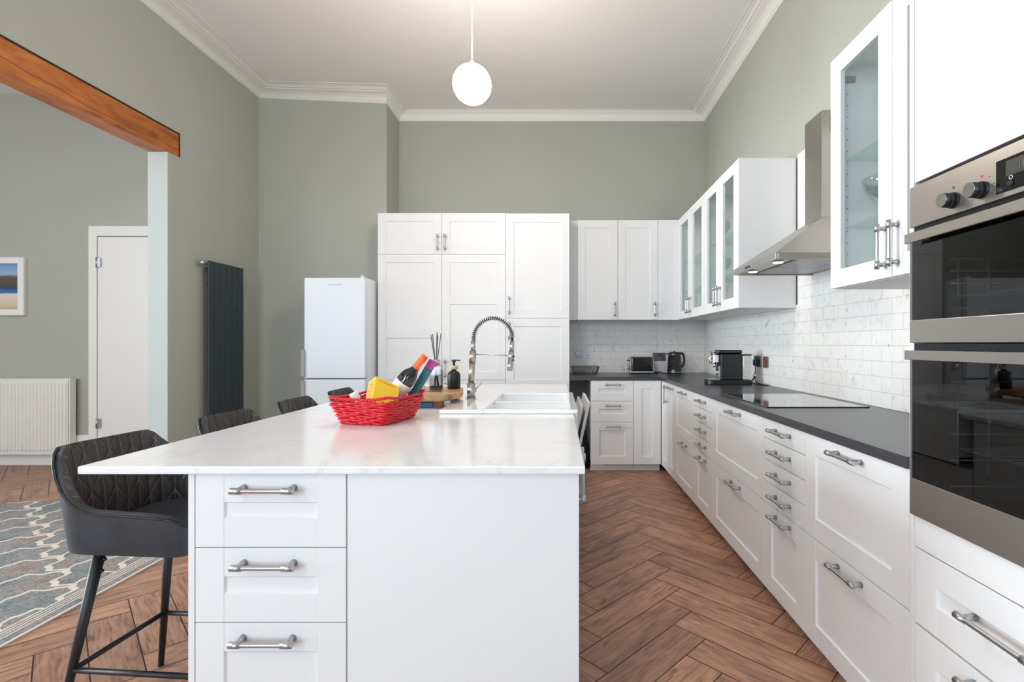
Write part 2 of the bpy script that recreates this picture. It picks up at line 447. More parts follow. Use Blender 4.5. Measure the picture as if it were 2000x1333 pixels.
# ------------------------------------------------------------------ mesh builder
class MB:
    def __init__(self):
        self.v = []; self.f = []; self.sm = []; self.mi = []; self.uv = {}; self.M = Matrix.Identity(4); self.cm = 0

    def add(self, verts, faces, smooth=False):
        b = len(self.v)
        self.v += [tuple(self.M @ Vector(p)) for p in verts]
        for f in faces:
            self.f.append(tuple(b + i for i in f)); self.sm.append(smooth); self.mi.append(self.cm)
        return self

    def box(self, x0, y0, z0, x1, y1, z1):
        x0, x1 = min(x0, x1), max(x0, x1); y0, y1 = min(y0, y1), max(y0, y1); z0, z1 = min(z0, z1), max(z0, z1)
        v = [(x0, y0, z0), (x1, y0, z0), (x1, y1, z0), (x0, y1, z0), (x0, y0, z1), (x1, y0, z1), (x1, y1, z1), (x0, y1, z1)]
        return self.add(v, [(3, 2, 1, 0), (4, 5, 6, 7), (0, 1, 5, 4), (1, 2, 6, 5), (2, 3, 7, 6), (3, 0, 4, 7)])

    def hexa(self, v):
        return self.add(v, [(3, 2, 1, 0), (4, 5, 6, 7), (0, 1, 5, 4), (1, 2, 6, 5), (2, 3, 7, 6), (3, 0, 4, 7)])

    def prism(self, poly, z0, z1, smooth=False):
        n = len(poly)
        v = [(x, y, z0) for x, y in poly] + [(x, y, z1) for x, y in poly]
        self.add(v, [tuple(range(n - 1, -1, -1)), tuple(range(n, 2 * n))])
        b = len(self.v) - 2 * n
        for i in range(n):
            j = (i + 1) % n
            self.f.append((b + i, b + j, b + n + j, b + n + i)); self.sm.append(smooth); self.mi.append(self.cm)
        return self

    def prism_x(self, poly, x0, x1):
        """poly in (y, z)"""
        n = len(poly)
        v = [(x0, y, z) for y, z in poly] + [(x1, y, z) for y, z in poly]
        fs = [tuple(range(n - 1, -1, -1)), tuple(range(n, 2 * n))]
        fs += [(i, (i + 1) % n, n + (i + 1) % n, n + i) for i in range(n)]
        return self.add(v, fs)

    def cyl(self, p0, p1, r0, r1=None, n=20, caps=True):
        r1 = r0 if r1 is None else r1
        p0, p1 = Vector(p0), Vector(p1)
        d = (p1 - p0).normalized()
        a = d.orthogonal().normalized(); b = d.cross(a)
        v = []
        for p, r in ((p0, r0), (p1, r1)):
            for i in range(n):
                t = 2 * PI * i / n
                v.append(tuple(p + a * (r * math.cos(t)) + b * (r * math.sin(t))))
        self.add(v, [(i, (i + 1) % n, n + (i + 1) % n, n + i) for i in range(n)], True)
        if caps:
            bb = len(self.v) - 2 * n
            self.f.append(tuple(bb + i for i in range(n - 1, -1, -1))); self.sm.append(False); self.mi.append(self.cm)
            self.f.append(tuple(bb + n + i for i in range(n))); self.sm.append(False); self.mi.append(self.cm)
        return self

    def tube(self, pts, r, n=8, closed=False, sx=1.0):
        pts = [Vector(p) for p in pts]
        m = len(pts); rs = r if isinstance(r, (list, tuple)) else [r] * m
        T = []
        for i in range(m):
            if closed:
                t = pts[(i + 1) % m] - pts[i - 1]
            else:
                t = pts[min(i + 1, m - 1)] - pts[max(i - 1, 0)]
            T.append(t.normalized())
        a = T[0].orthogonal().normalized()
        v = []
        for i in range(m):
            a = (a - T[i] * a.dot(T[i]))
            if a.length < 1e-6:
                a = T[i].orthogonal()
            a.normalize(); b = T[i].cross(a)
            for k in range(n):
                t = 2 * PI * k / n
                v.append(tuple(pts[i] + a * (rs[i] * sx * math.cos(t)) + b * (rs[i] * math.sin(t))))
        fs = []
        for i in range(m if closed else m - 1):
            j = (i + 1) % m
            for k in range(n):
                l = (k + 1) % n
                fs.append((i * n + k, i * n + l, j * n + l, j * n + k))
        self.add(v, fs, True)
        if not closed:
            bb = len(self.v) - m * n
            self.f.append(tuple(bb + k for k in range(n - 1, -1, -1))); self.sm.append(False); self.mi.append(self.cm)
            self.f.append(tuple(bb + (m - 1) * n + k for k in range(n))); self.sm.append(False); self.mi.append(self.cm)
        return self

    def lathe(self, prof, c=(0, 0, 0), n=32, cap=True):
        v = []; m = len(prof)
        for r, z in prof:
            for k in range(n):
                t = 2 * PI * k / n
                v.append((c[0] + r * math.cos(t), c[1] + r * math.sin(t), c[2] + z))
        fs = [(i * n + k, i * n + (k + 1) % n, (i + 1) * n + (k + 1) % n, (i + 1) * n + k) for i in range(m - 1) for k in range(n)]
        self.add(v, fs, True)
        if cap:
            bb = len(self.v) - m * n
            if prof[0][0] > 1e-5:
                self.f.append(tuple(bb + k for k in range(n - 1, -1, -1))); self.sm.append(False); self.mi.append(self.cm)
            if prof[-1][0] > 1e-5:
                self.f.append(tuple(bb + (m - 1) * n + k for k in range(n))); self.sm.append(False); self.mi.append(self.cm)
        return self

    def sphere(self, c, r, n=24, sz=1.0):
        prof = [(r * math.sin(PI * i / n) + (1e-6 if i in (0, n) else 0), -r * sz * math.cos(PI * i / n)) for i in range(n + 1)]
        return self.lathe(prof, c, n * 2, False)

    def grid(self, rows, smooth=True, uvs=None, closed=False, flip=False):
        """rows: list of equally long point lists"""
        m, n = len(rows), len(rows[0])
        b = len(self.v)
        fs = []
        for i in range(m - 1):
            for k in range(n if closed else n - 1):
                l = (k + 1) % n
                q = (i * n + k, i * n + l, (i + 1) * n + l, (i + 1) * n + k)
                fs.append(q[::-1] if flip else q)
        self.add([p for row in rows for p in row], fs, smooth)
        if uvs:
            for i in range(m):
                for k in range(n):
                    self.uv[b + i * n + k] = uvs[i][k]
        return self

    def build(self, name, material, parent=None, bevel=0.0, seg=2, recalc=False):
        me = bpy.data.meshes.new(name)
        me.from_pydata(self.v, [], self.f)
        mats = material if isinstance(material, (list, tuple)) else [material]
        for m in mats:
            me.materials.append(m)
        me.polygons.foreach_set('use_smooth', self.sm)
        if len(mats) > 1:
            me.polygons.foreach_set('material_index', self.mi)
        if self.uv:
            uvl = me.uv_layers.new(name='UVMap')
            for lp in me.loops:
                uvl.data[lp.index].uv = self.uv.get(lp.vertex_index, (0, 0))
        me.update()
        if recalc:
            bm = bmesh.new(); bm.from_mesh(me); bmesh.ops.recalc_face_normals(bm, faces=bm.faces); bm.to_mesh(me); bm.free()
        o = bpy.data.objects.new(name, me)
        COL.objects.link(o)
        if parent:
            o.parent = parent
        if bevel:
            b = o.modifiers.new('edges', 'BEVEL'); b.width = bevel; b.segments = seg; b.limit_method = 'ANGLE'; b.angle_limit = .7
            b.harden_normals = False
        return o


def tag(o, label, cat, group=None):
    o['label'] = label; o['category'] = cat
    if group:
        o['group'] = group
    return o


def thing(name, label, cat, loc=(0, 0, 0), rz=0.0, group=None):
    o = bpy.data.objects.new(name, None)
    o.empty_display_size = .05
    o.location = loc; o.rotation_euler = (0, 0, rz)
    COL.objects.link(o)
    return tag(o, label, cat, group)


def struct(name, mb, m, bevel=0.0, label=None):
    o = mb.build(name, m, None, bevel)
    o['kind'] = 'structure'
    if label:
        o['label'] = label
    return o


def px(x, y, Y):
    """world point at distance Y that shows at pixel (x, y)"""
    return ((x - 1091) * Y / F, Y, H - (y - 672) * Y / F)


def text_mesh(s, size, depth=.0004):
    cu = bpy.data.curves.new('t', 'FONT'); cu.body = s; cu.size = size; cu.extrude = depth
    cu.resolution_u = 2
    o = bpy.data.objects.new('t', cu); COL.objects.link(o)
    dg = bpy.context.evaluated_depsgraph_get()
    me = bpy.data.meshes.new_from_object(o.evaluated_get(dg))
    vs = [tuple(v.co) for v in me.vertices]; fs = [tuple(p.vertices) for p in me.polygons]
    COL.objects.unlink(o); bpy.data.objects.remove(o); bpy.data.curves.remove(cu)
    return vs, fs

# ------------------------------------------------------------------ the room
XR, YB, XL, ZC = 1.59, 5.39, -3.0, 3.73     # kitchen wall planes and ceiling
YR = -2.5                                    # rear wall (behind the camera)
XF = -7.6                                    # far side of the adjoining room
YN = 4.99                                    # back wall of the adjoining room
XBR = -1.735                                 # chimney breast right side
YBL, YBRT = 4.974, 5.008                     # breast front, left and right end


def herringbone(name, x0, x1, y0, y1, X0=.18, Y0=-.078):
    w = .15; s = w / math.sqrt(2); g = .0044
    mb = MB(); tones = []; uvs = []
    me = bpy.data.meshes.new(name)
    verts = []; faces = []; ft = []; luv = []; mi = []

    def rot(u, v):
        return (X0 + (u - v) * s, Y0 + (u + v) * s)

    def clip(poly):
        for ax, lim, sg in ((0, x0, 1), (0, x1, -1), (1, y0, 1), (1, y1, -1)):
            out = []
            for i in range(len(poly)):
                a, b = poly[i], poly[(i + 1) % len(poly)]
                ia, ib = sg * (a[0][ax] - lim) >= 0, sg * (b[0][ax] - lim) >= 0
                if ia:
                    out.append(a)
                if ia != ib:
                    t = (lim - a[0][ax]) / (b[0][ax] - a[0][ax])
                    out.append(((a[0][0] + (b[0][0] - a[0][0]) * t, a[0][1] + (b[0][1] - a[0][1]) * t),
                                (a[1][0] + (b[1][0] - a[1][0]) * t, a[1][1] + (b[1][1] - a[1][1]) * t)))
            poly = out
            if len(poly) < 3:
                return []
        return poly
    gg = g / w / 2
    for m in range(-12, 8):
        for n in range(-60, 80):
            for kind in (0, 1):
                if kind == 0:
                    u0, v0, lu, lv = n + 8 * m, n, 4, 1
                else:
                    u0, v0, lu, lv = n + 8 * m, n + 1, 1, 4
                cs = [(u0 + gg, v0 + gg), (u0 + lu - gg, v0 + gg), (u0 + lu - gg, v0 + lv - gg), (u0 + gg, v0 + lv - gg)]
                ou, ov = random.random() * 20, random.random() * 20
                if kind == 0:
                    uv = [(ou, ov), (ou + .6, ov), (ou + .6, ov + .15), (ou, ov + .15)]
                else:
                    uv = [(ou, ov), (ou, ov + .15), (ou + .6, ov + .15), (ou + .6, ov)]
                poly = [(rot(*c), q) for c, q in zip(cs, uv)]
                poly = clip(poly)
                if not poly:
                    continue
                b = len(verts)
                verts += [(p[0][0], p[0][1], 0.0) for p in poly]
                faces.append(tuple(range(b, b + len(poly))))
                ft.append(random.random()); luv += [p[1] for p in poly]; mi.append(0)
    b = len(verts)
    verts += [(x0, y0, -.0015), (x1, y0, -.0015), (x1, y1, -.0015), (x0, y1, -.0015), (x0, y0, -.1), (x1, y0, -.1), (x1, y1, -.1), (x0, y1, -.1)]
    fl = [(0, 1, 2, 3), (7, 6, 5, 4), (0, 4, 5, 1), (1, 5, 6, 2), (2, 6, 7, 3), (3, 7, 4, 0)]
    for f in fl:
        faces.append(tuple(b + i for i in f)); ft.append(.5); luv += [(0, 0)] * 4; mi.append(1)
    me.from_pydata(verts, [], faces)
    me.materials.append(M['plank']); me.materials.append(M['floor_grout'])
    me.polygons.foreach_set('material_index', mi)
    uvl = me.uv_layers.new(name='UVMap')
    i = 0
    for p in me.polygons:
        for li in p.loop_indices:
            uvl.data[li].uv = luv[i]; i += 1
    at = me.attributes.new('tone', 'FLOAT', 'FACE')
    at.data.foreach_set('value', ft)
    o = bpy.data.objects.new(name, me); COL.objects.link(o)
    o['kind'] = 'structure'
    return o


herringbone('floor', XF - .2, XR + .2, YR - .2, YB + .2)

struct('ceiling', MB().box(XF - .2, YR - .2, ZC, XR + .2, YB + .2, ZC + .12), M['ceiling'])
struct('wall_right', MB().box(XR, YR - .2, 0, XR + .15, YB + .15, ZC), M['wall'])
mb = MB()
mb.box(XBR, YB, 0, XR, YB + .15, ZC)
struct('wall_back', mb, M['wall'])
mb = MB()
mb.hexa([(XL, YBL, 0), (XBR, YBRT, 0), (XBR, YB + .15, 0), (XL, YB + .15, 0), (XL, YBL, ZC), (XBR, YBRT, ZC), (XBR, YB + .15, ZC), (XL, YB + .15, ZC)])
struct('wall_chimney', mb, M['wall'])
YJ, YO = 3.814, -1.4            # opening in the left wall runs YO..YJ
ZB0, ZB1 = 2.69, 2.875         # beam
XW = XL - .15
mb = MB()
mb.box(XW, YJ, 0, XL, YB + .15, ZB0)
mb.box(XW, YR - .2, 0, XL, YO, ZB0)
mb.box(XW, YR - .2, ZB1 + .006, XL, YB + .15, ZC)
mb.box(XW, YJ + .12, ZB0, XL, YB + .15, ZB1 + .006)
mb.box(XW, YR - .2, ZB0, XL, YO - .12, ZB1 + .006)
struct('wall_left', mb, M['wall'])
struct('trim_4', MB().box(XW - .001, YJ - .004, 0, XL - .0005, YJ - .0002, ZB0 - .001), M['jamb'])
# adjoining room
struct('wall_dining', MB().box(XF, YN, 0, XW - .001, YN + .15, ZC), M['wall'])
mb = MB(); ys = YR - .2
for a_, b_ in ((-2.2, -.2), (.9, 2.9)):
    mb.box(XF - .15, ys, 0, XF, a_, ZC); mb.box(XF - .15, a_, 0, XF, b_, .65); mb.box(XF - .15, a_, 2.85, XF, b_, ZC); ys = b_
mb.box(XF - .15, ys, 0, XF, YN + .15, ZC)
struct('wall_far', mb, M['wall'])
for i_, (a_, b_) in enumerate(((-2.2, -.2), (.9, 2.9))):
    mb = MB(); x0_, x1_ = XF - .11, XF - .05
    mb.box(x0_, a_, .65, x1_, a_ + .06, 2.85); mb.box(x0_, b_ - .06, .65, x1_, b_, 2.85)
    mb.box(x0_, a_ + .06, .65, x1_, b_ - .06, .72); mb.box(x0_, a_ + .06, 2.79, x1_, b_ - .06, 2.85); mb.box(x0_, a_ + .06, 1.72, x1_, b_ - .06, 1.78)
    struct('window_%d' % (i_ + 4), mb, M['trim'])  # unseen windows, added to let light across to the right-hand units


def rear_wall(name, x0, x1, holes):
    mb = MB(); z0, z1 = .65, 2.85
    xs = x0
    for a, b in holes:
        mb.box(xs, YR - .2, 0, a, YR, ZC)
        mb.box(a, YR - .2, 0, b, YR, z0); mb.box(a, YR - .2, z1, b, YR, ZC)
        xs = b
    mb.box(xs, YR - .2, 0, x1, YR, ZC)
    return struct(name, mb, M['wall'])


rear_wall('wall_rear', XL, XR, [(-2.65, -1.15), (-.45, 1.05)])
rear_wall('wall_rear_dining', XF, XW - .001, [(-6.3, -4.5)])
for i, (a, b) in enumerate([(-2.65, -1.15), (-.45, 1.05), (-6.3, -4.5)]):
    mb = MB(); y0, y1 = YR - .12, YR - .06
    mb.box(a, y0, .65, a + .06, y1, 2.85); mb.box(b - .06, y0, .65, b, y1, 2.85)
    mb.box(a + .06, y0, .65, b - .06, y1, .72); mb.box(a + .06, y0, 2.79, b - .06, y1, 2.85); mb.box(a + .06, y0, 1.72, b - .06, y1, 1.78)
    struct('window_%d' % (i + 1), mb, M['trim'])

# beam over the opening
t = thing('wooden_beam', 'heavy varnished orange pine beam spanning the wide opening to the next room', 'beam', (XL, (YO + YJ) / 2, ZB0))
hl = (YJ - YO) / 2
mb = MB(); mb.box(-.152, -hl - .11, 0, -.001 + .003, hl + .108, .178)
mb.build('timber', M['beam'], t, .004)
mb = MB()
mb.box(-.02, -hl - .115, .178, .0035, hl + .119, .1895); mb.box(-.02, hl + .108, 0, .0035, hl + .119, .178)
mb.build('gap_shade_strip', M['black'], t)  # solid black strip painting in the shade of the gap round the beam
pts = []
for i in range(60):
    u = -hl - .1 + (2 * hl + .2) * i / 59
    pts.append((.0025, u, .088 + .012 * math.sin(i * .45) - .0012 * i * .6 + .006 * math.sin(i * 1.7)))
mb = MB().tube(pts, .0022, 6)
mb.build('drying_crack', M['dark_wood_foot'], t)

# cornice: swept profile between a line on the wall (P) and a line on the ceiling (Q)
P = [(XL, YR, 3.675), (XL, YBL, 3.675), (XBR, YBRT, 3.636), (XBR, YB, 3.634), (XR, YB, 3.632), (XR, YR, 3.72 - .0)]
Q = [(-2.754, YR), (-2.754, 4.746), (-1.66, 4.80), (-1.60, 5.32), (1.404, 5.33), (1.404, YR)]
P[5] = (XR, YR, 3.66)
PR = [(0, 1), (.05, 1.0), (.07, .90), (.10, .88), (.14, .74), (.22, .52), (.34, .36), (.50, .27), (.55, .26), (.56, .20), (.66, .20), (.70, .12), (.74, .12), (.75, .06), (.84, .06), (.88, .02), (.93, .05), (1.0, .05), (1.0, 0)]
rows = []
for i in range(len(P)):
    rows.append([(P[i][0] + (Q[i][0] - P[i][0]) * o_, P[i][1] + (Q[i][1] - P[i][1]) * o_, ZC - (ZC - P[i][2]) * (1.25 if 0 else 1) * d_) for o_, d_ in PR])
mb = MB()
mb.grid(rows, False)
o = struct('trim_1', mb, M['trim'])

# adjoining room: door, architrave, baseboard
dx0 = (195 - 1091) * YN / F
mb = MB()
ax0 = (177 - 1091) * YN / F
mb.box(ax0, YN - .025, 0, dx0 - .012, YN - .001, 2.395)
mb.box(dx0 - .012, YN - .025, 2.295, -3.36, YN - .001, 2.395)
mb.box(-3.46, YN - .025, 0, -3.36, YN - .001, 2.295)
struct('trim_2', mb, M['trim'], .004)
mb = MB(); mb.box(dx0 - .006, YN - .016, .01, -3.47, YN - .002, 2.285)
d = struct('door_1', mb, M['trim'], .002)
mb = MB()
for z in (2.03, .42):
    mb.cyl((dx0 - .006, YN - .028, z - .05), (dx0 - .006, YN - .028, z + .05), .009, n=12)
    mb.box(dx0 - .006, YN - .030, z - .045, dx0 + .03, YN - .015, z + .045)
h = mb.build('hinge', M['nickel'], d)
mb = MB(); mb.cyl((-3.55, YN - .06, 1.05), (-3.55, YN - .016, 1.05), .012); mb.sphere((-3.55, YN - .075, 1.05), .028, 12)
mb.build('door_knob', M['chrome'], d)
mb = MB(); mb.prism_x([(YN - .001, 0), (YN - .022, 0), (YN - .022, .26), (YN - .014, .30), (YN - .001, .30)], XF, ax0 - .001)
struct('baseboard_dining', mb, M['trim'], .002)
mb = MB(); mb.box(XL + .001, YJ, 0, XL + .018, YBL - .02, .2)
struct('baseboard_left', mb, M['trim'], .002)

# ------------------------------------------------------------------ tile splashbacks
ZW = .902
mb = MB(); mb.box(.105, YB - .008, ZW + .001, XR - .009, YB - .0005, 1.475)
tag(mb.build('tile_splashback', M['tiles_x'], None), 'pale marble brick tiles on the back wall behind the toaster and kettle', 'wall tiles')
mb = MB(); mb.box(XR - .008, 3.285, ZW + .001, XR - .0005, YB - .0005, 1.475); mb.box(XR - .008, 1.376, ZW + .001, XR - .0005, 3.285, 2.467)
tag(mb.build('tile_splashback', M['tiles_y'], None), 'pale marble brick tiles on the side wall behind the hob and hood', 'wall tiles')
YT, XT = YB - .009, XR - .009      # tiled faces


# ------------------------------------------------------------------ cabinet parts (local: x along the front, y into the unit, z up; door fronts at y -.02..0)
def handle(parent, x, z, vertical=False, L=.166, y=-.0196, name='handle'):
    mb = MB(); yb = y - .034; h = L / 2; p = h - .017
    def pt(a, yy):
        return (x, yy, z + a) if vertical else (x + a, yy, z)
    mb.cyl(pt(-h + .03, yb), pt(h - .03, yb), .0064, n=14, caps=False)
    for s in (-1, 1):
        mb.cyl(pt(s * (h - .030), yb), pt(s * (h - .002), yb), .0088, n=16); mb.cyl(pt(s * (h - .002), yb), pt(s * h, yb), .0088, .0068, n=16)
        mb.cyl(pt(s * p, yb), pt(s * p, y + .0005), .0062, .0096, 14)
    return mb.build(name, M['nickel'], parent)


def front_mesh(x0, z0, w, h, rx=.076, rz=.076, splits=(), pane=False, flat=False):
    """shaker front; splits = list of (zlow, zhigh) mid rails; returns MB"""
    g = .0016; mb = MB()
    x0 += g; z0 += g; w -= 2 * g; h -= 2 * g
    x1, z1 = x0 + w, z0 + h
    rx = min(rx, w * .30)
    if flat:
        mb.box(x0, -.02, z0, x1, 0, z1)
        return mb
    mb.box(x0, -.02, z0, x0 + rx, 0, z1); mb.box(x1 - rx, -.02, z0, x1, 0, z1)
    xa, xb = x0 + rx, x1 - rx
    rails = [(z0, z0 + rz)] + list(splits) + [(z1 - rz, z1)]
    for a, b in rails:
        mb.box(xa, -.0196, a, xb, 0, b)
    c = .0035
    for (a0, a1), (b0, b1) in zip(rails[:-1], rails[1:]):
        za, zb = a1, b0
        if not pane:
            mb.box(xa, -.0125, za, xb, -.002, zb)
            o_, i_ = -.0192, -.0124
            q = [(xa, o_, za), (xb, o_, za), (xb, o_, zb), (xa, o_, zb), (xa + c, i_, za + c), (xb - c, i_, za + c), (xb - c, i_, zb - c), (xa + c, i_, zb - c)]
            mb.add(q, [(0, 1, 5, 4), (1, 2, 6, 5), (2, 3, 7, 6), (3, 0, 4, 7)])
    return mb


def front(unit, kind, x0, z0, w, h, hd=None, L=.166, splits=(), pane=False, flat=False, rz=.076):
    mb = front_mesh(x0, z0, w, h, splits=splits, pane=pane, flat=flat, rz=rz)
    o = mb.build(kind, M['cab'], unit, .0007, 1)
    if pane:
        g = MB(); rx = min(.076, w * .3)
        g.box(x0 + rx - .004, -.0105, z0 + .07, x0 + w - rx + .004, -.0065, z0 + h - .07)
        g.build('pane', M['glass'], o)
    if hd:
        handle(o, hd[0], hd[1], hd[2], L)
    return o


def carcass(unit, w, d, z0, z1, plinth=True, back_gap=0.0):
    mb = MB(); mb.box(.001, .0008, z0, w - .001, d, z1)
    o = mb.build('body', M['cab'], unit, .001, 1)
    if plinth:
        mb = MB(); mb.box(.001, .05, 0.0, w - .001, .066, z0 - .001)
        mb.build('plinth', M['cab'], unit)
    return o


def open_box(unit, w, d, z0, z1, shelves=(), holes=False):
    t = .018; mb = MB()
    mb.box(0.0005, .0008, z0, t, d, z1); mb.box(w - t, .0008, z0, w - .0005, d, z1)
    mb.box(t, .0008, z0, w - t, d, z0 + t); mb.box(t, .0008, z1 - t, w - t, d, z1); mb.box(t, d - .008, z0 + t, w - t, d, z1 - t)
    mb.build('body', M['carcass'], unit)
    for z in shelves:
        s = MB(); s.box(t + .001, .035, z - .006, w - t - .001, d - .012, z)
        s.build('glass_shelf', M['shelf_glass'], unit)


ZD = .072     # bottom of base fronts
ZT = .868     # underside of the worktop / top of base fronts
R90 = PI / 2
# --- right run (facing -X). fronts' outer face at X = .972 -> unit y=0 at X=.992
XFR = .992


def right_unit(name, label, cat, Yfar, group=None, z=0.0):
    return thing(name, label, cat, (XFR, Yfar, z), -R90, group)


G1 = 'white base units along the side wall'
DR = XT - XFR - .003        # depth of base units
u = right_unit('base_cabinet', 'white base cabinet in the corner of the counter with a tall vertical handle', 'cabinet', 4.70, G1)
carcass(u, .34, DR, .08, ZT - .002)
front(u, 'door', 0.012, ZD, .328, ZT - ZD, (.27, .765, True))
u = right_unit('base_cabinet', 'very narrow white pull-out base cabinet beside the corner cabinet', 'cabinet', 4.36, G1)
carcass(u, .20, DR, .08, ZT - .002)
front(u, 'drawer', 0, ZD, .20, ZT - ZD, (.10, .83, False), L=.16)
u = right_unit('base_cabinet', 'white two-drawer base cabinet under the coffee machine', 'cabinet', 4.16, G1)
carcass(u, .606, DR, .08, ZT - .002)
front(u, 'drawer', 0, .472, .606, ZT - .472, (.32, .832, False))
front(u, 'drawer', 0, ZD, .606, .40, (.32, .436, False))
u = right_unit('base_cabinet', 'narrow white cabinet of five drawers between coffee machine and hob', 'cabinet', 3.554, G1)
w = 3.554 - 3.143
carcass(u, w, DR, .08, ZT - .002)
for a, b in ((.774, ZT), (.674, .774), (.574, .674), (.474, .574)):
    front(u, 'drawer', 0, a, w, b - a, (w / 2, (a + b) / 2 + .005, False), flat=True)
front(u, 'drawer', 0, ZD, w, .402, (w / 2, .436, False))
u = right_unit('base_cabinet', 'wide white cabinet with two deep drawers directly below the hob', 'cabinet', 3.143, G1)
w = 3.143 - 2.348
carcass(u, w, DR, .08, ZT - .002)
front(u, 'drawer', 0, .474, w, ZT - .474, (w / 2 + .02, .834, False))
front(u, 'drawer', 0, ZD, w, .402, (w / 2 + .02, .440, False))
u = right_unit('base_cabinet', 'narrow white cabinet of five drawers on the camera side of the hob', 'cabinet', 2.348, G1)
w = 2.348 - 1.958
carcass(u, w, DR, .08, ZT - .002)
for a, b in ((.774, ZT), (.674, .774), (.574, .674), (.474, .574)):
    front(u, 'drawer', 0, a, w, b - a, (w / 2, (a + b) / 2 + .005, False), flat=True)
front(u, 'drawer', 0, ZD, w, .402, (w / 2, .440, False))
u = right_unit('base_cabinet', 'white two-drawer base cabinet beside the tall oven housing', 'cabinet', 1.958, G1)
w = 1.958 - 1.375
carcass(u, w, DR, .08, ZT - .002)
front(u, 'drawer', 0, .474, w, ZT - .474, (w / 2 + .005, .834, False))
front(u, 'drawer', 0, ZD, w, .402, (w / 2 + .005, .440, False))

# --- tall oven housing
XO = .972 + .02
u = right_unit('tall_oven_cabinet', 'tall white housing cabinet around the built-in double oven', 'cabinet', 1.373)
mb = MB(); wO = .632
mb.box(0, -.022, 0, .0165, DR, 2.455)
mb.build('side_panel', M['cab'], u, .001, 1)
mb = MB(); mb.box(wO - .0165, -.022, 0, wO, DR, 2.455)
mb.build('side_panel', M['cab'], u, .001, 1)
mb = MB()
for a, b in ((.08, .735), (1.655, 2.455)):
    mb.box(.017, .001, a, wO - .017, DR, b)
mb.box(.017, DR - .012, .735, wO - .017, DR, 1.655)
mb.build('body', M['cab'], u)
mb = MB(); mb.box(.017, .05, 0, wO - .017, .066, .079); mb.build('plinth', M['cab'], u)
mb = MB(); mb.box(.018, -.02, .664, wO - .018, 0, .749); mb.build('filler_panel', M['cab'], u, .0007, 1)
front(u, 'drawer', .0165, .457, wO - .033, .205, ((wO) / 2 - .02, .575, False), L=.20)
front(u, 'drawer', .0165, ZD, wO - .033, .382, (wO / 2 - .02, .42, False), L=.20)
front(u, 'door', .0165, 1.652, wO - .033, 2.455 - 1.652, None)

# double oven
Wv = .595
t = thing('double_oven', 'stainless steel double oven built into the tall white housing', 'oven', (.965, 1.357, .752), -R90)
zc = 1.53 - .752
mb = MB()
for a, b in ((.004, .098), (.438, .470), (.752, .770)):
    pass
# body shells round the two cavities
D0, D1 = .03, .55
for a, b in ((.03, .42), (.47, .745)):
    mb.box(.03, D0, a, .05, D1, b); mb.box(Wv - .05, D0, a, Wv - .03, D1, b)
    mb.box(.05, D0, a, Wv - .05, D1, a + .02); mb.box(.05, D0, b - .02, Wv - .05, D1, b); mb.box(.05, D1 - .02, a + .02, Wv - .05, D1, b - .02)
mb.build('oven_cavity', M['oven_in'], t)
mb = MB(); mb.box(.004, .005, .426, Wv - .004, .05, .463); mb.box(.004, .005, .748, Wv - .004, .05, .785)
for k in range(7):
    mb.box(.04 + k * .08, .0, .442, .10 + k * .08, .006, .447)
mb.build('vent_strip', M['black'], t)
mb = MB(); mb.box(0, -.006, zc, Wv, .03, .888)
fas = mb.build('control_panel', M['steel_oven'], t, .002)
for i, yk in enumerate((1.206, 1.125)):
    xk = 1.357 - yk; zk = 1.5635 - .752
    k = MB(); k.cyl((xk, -.006, zk), (xk, -.012, zk), .0195, n=32); k.cyl((xk, -.012, zk), (xk, -.036, zk), .0185, .0165, 32)
    ko = k.build('knob', M['black'], fas)
    k = MB(); k.cyl((xk, -.0358, zk), (xk, -.0372, zk), .0165, n=32); k.build('knob_face', M['chrome'], ko)
    for j in range(9):
        if (i == 0 and j % 3) or (i == 1 and j == 4):
            continue
        k = MB()
        an = PI / 2 + j * 2 * PI / 9
        cx, cz = xk + .031 * math.cos(an), zk + .031 * math.sin(an)
        k.cyl((cx, -.0064, cz), (cx, -.0055, cz), .0015 if j else .0035, n=10)
        k.build('dial_mark', M['red_print'] if (i and j == 0) else M['dark_print'], fas)
mb = MB(); mb.box(1.357 - 1.088, -.0068, 1.541 - .752, 1.357 - .875, -.001, 1.613 - .752)
dsp = mb.build('display_panel', M['gloss_black'], fas)
mb = MB(); mb.box(1.357 - 1.064, -.0072, 1.573 - .752, 1.357 - .94, -.0066, 1.606 - .752)
mb.build('display_window', mat('lcd_window', lin(58, 58, 54), .3), dsp)
mb = MB()
vs, fs = text_mesh('18:55', .024)
mb.M = Matrix.Translation((1.357 - 1.037, -.0076, 1.580 - .752)) @ Matrix.Rotation(PI / 2, 4, 'X')
mb.add(vs, fs)
mb.build('display_digits', mat('lcd_digits', lin(92, 92, 84), .5), dsp)
for j, yy in enumerate((1.052, 1.012, .975, .935)):
    xk = 1.357 - yy; zk = 1.556 - .752
    k = MB(); k.cyl((xk, -.0066, zk), (xk, -.010, zk), .0065, n=16); k.build('button', M['black'], dsp)
    k = MB(); k.tube([(xk + .004 * math.cos(a * PI / 6), -.0071, zk + .0125 + .004 * math.sin(a * PI / 6)) for a in range(12)], .0006, 5, True)
    k.build('button_symbol', M['white_print'], dsp)
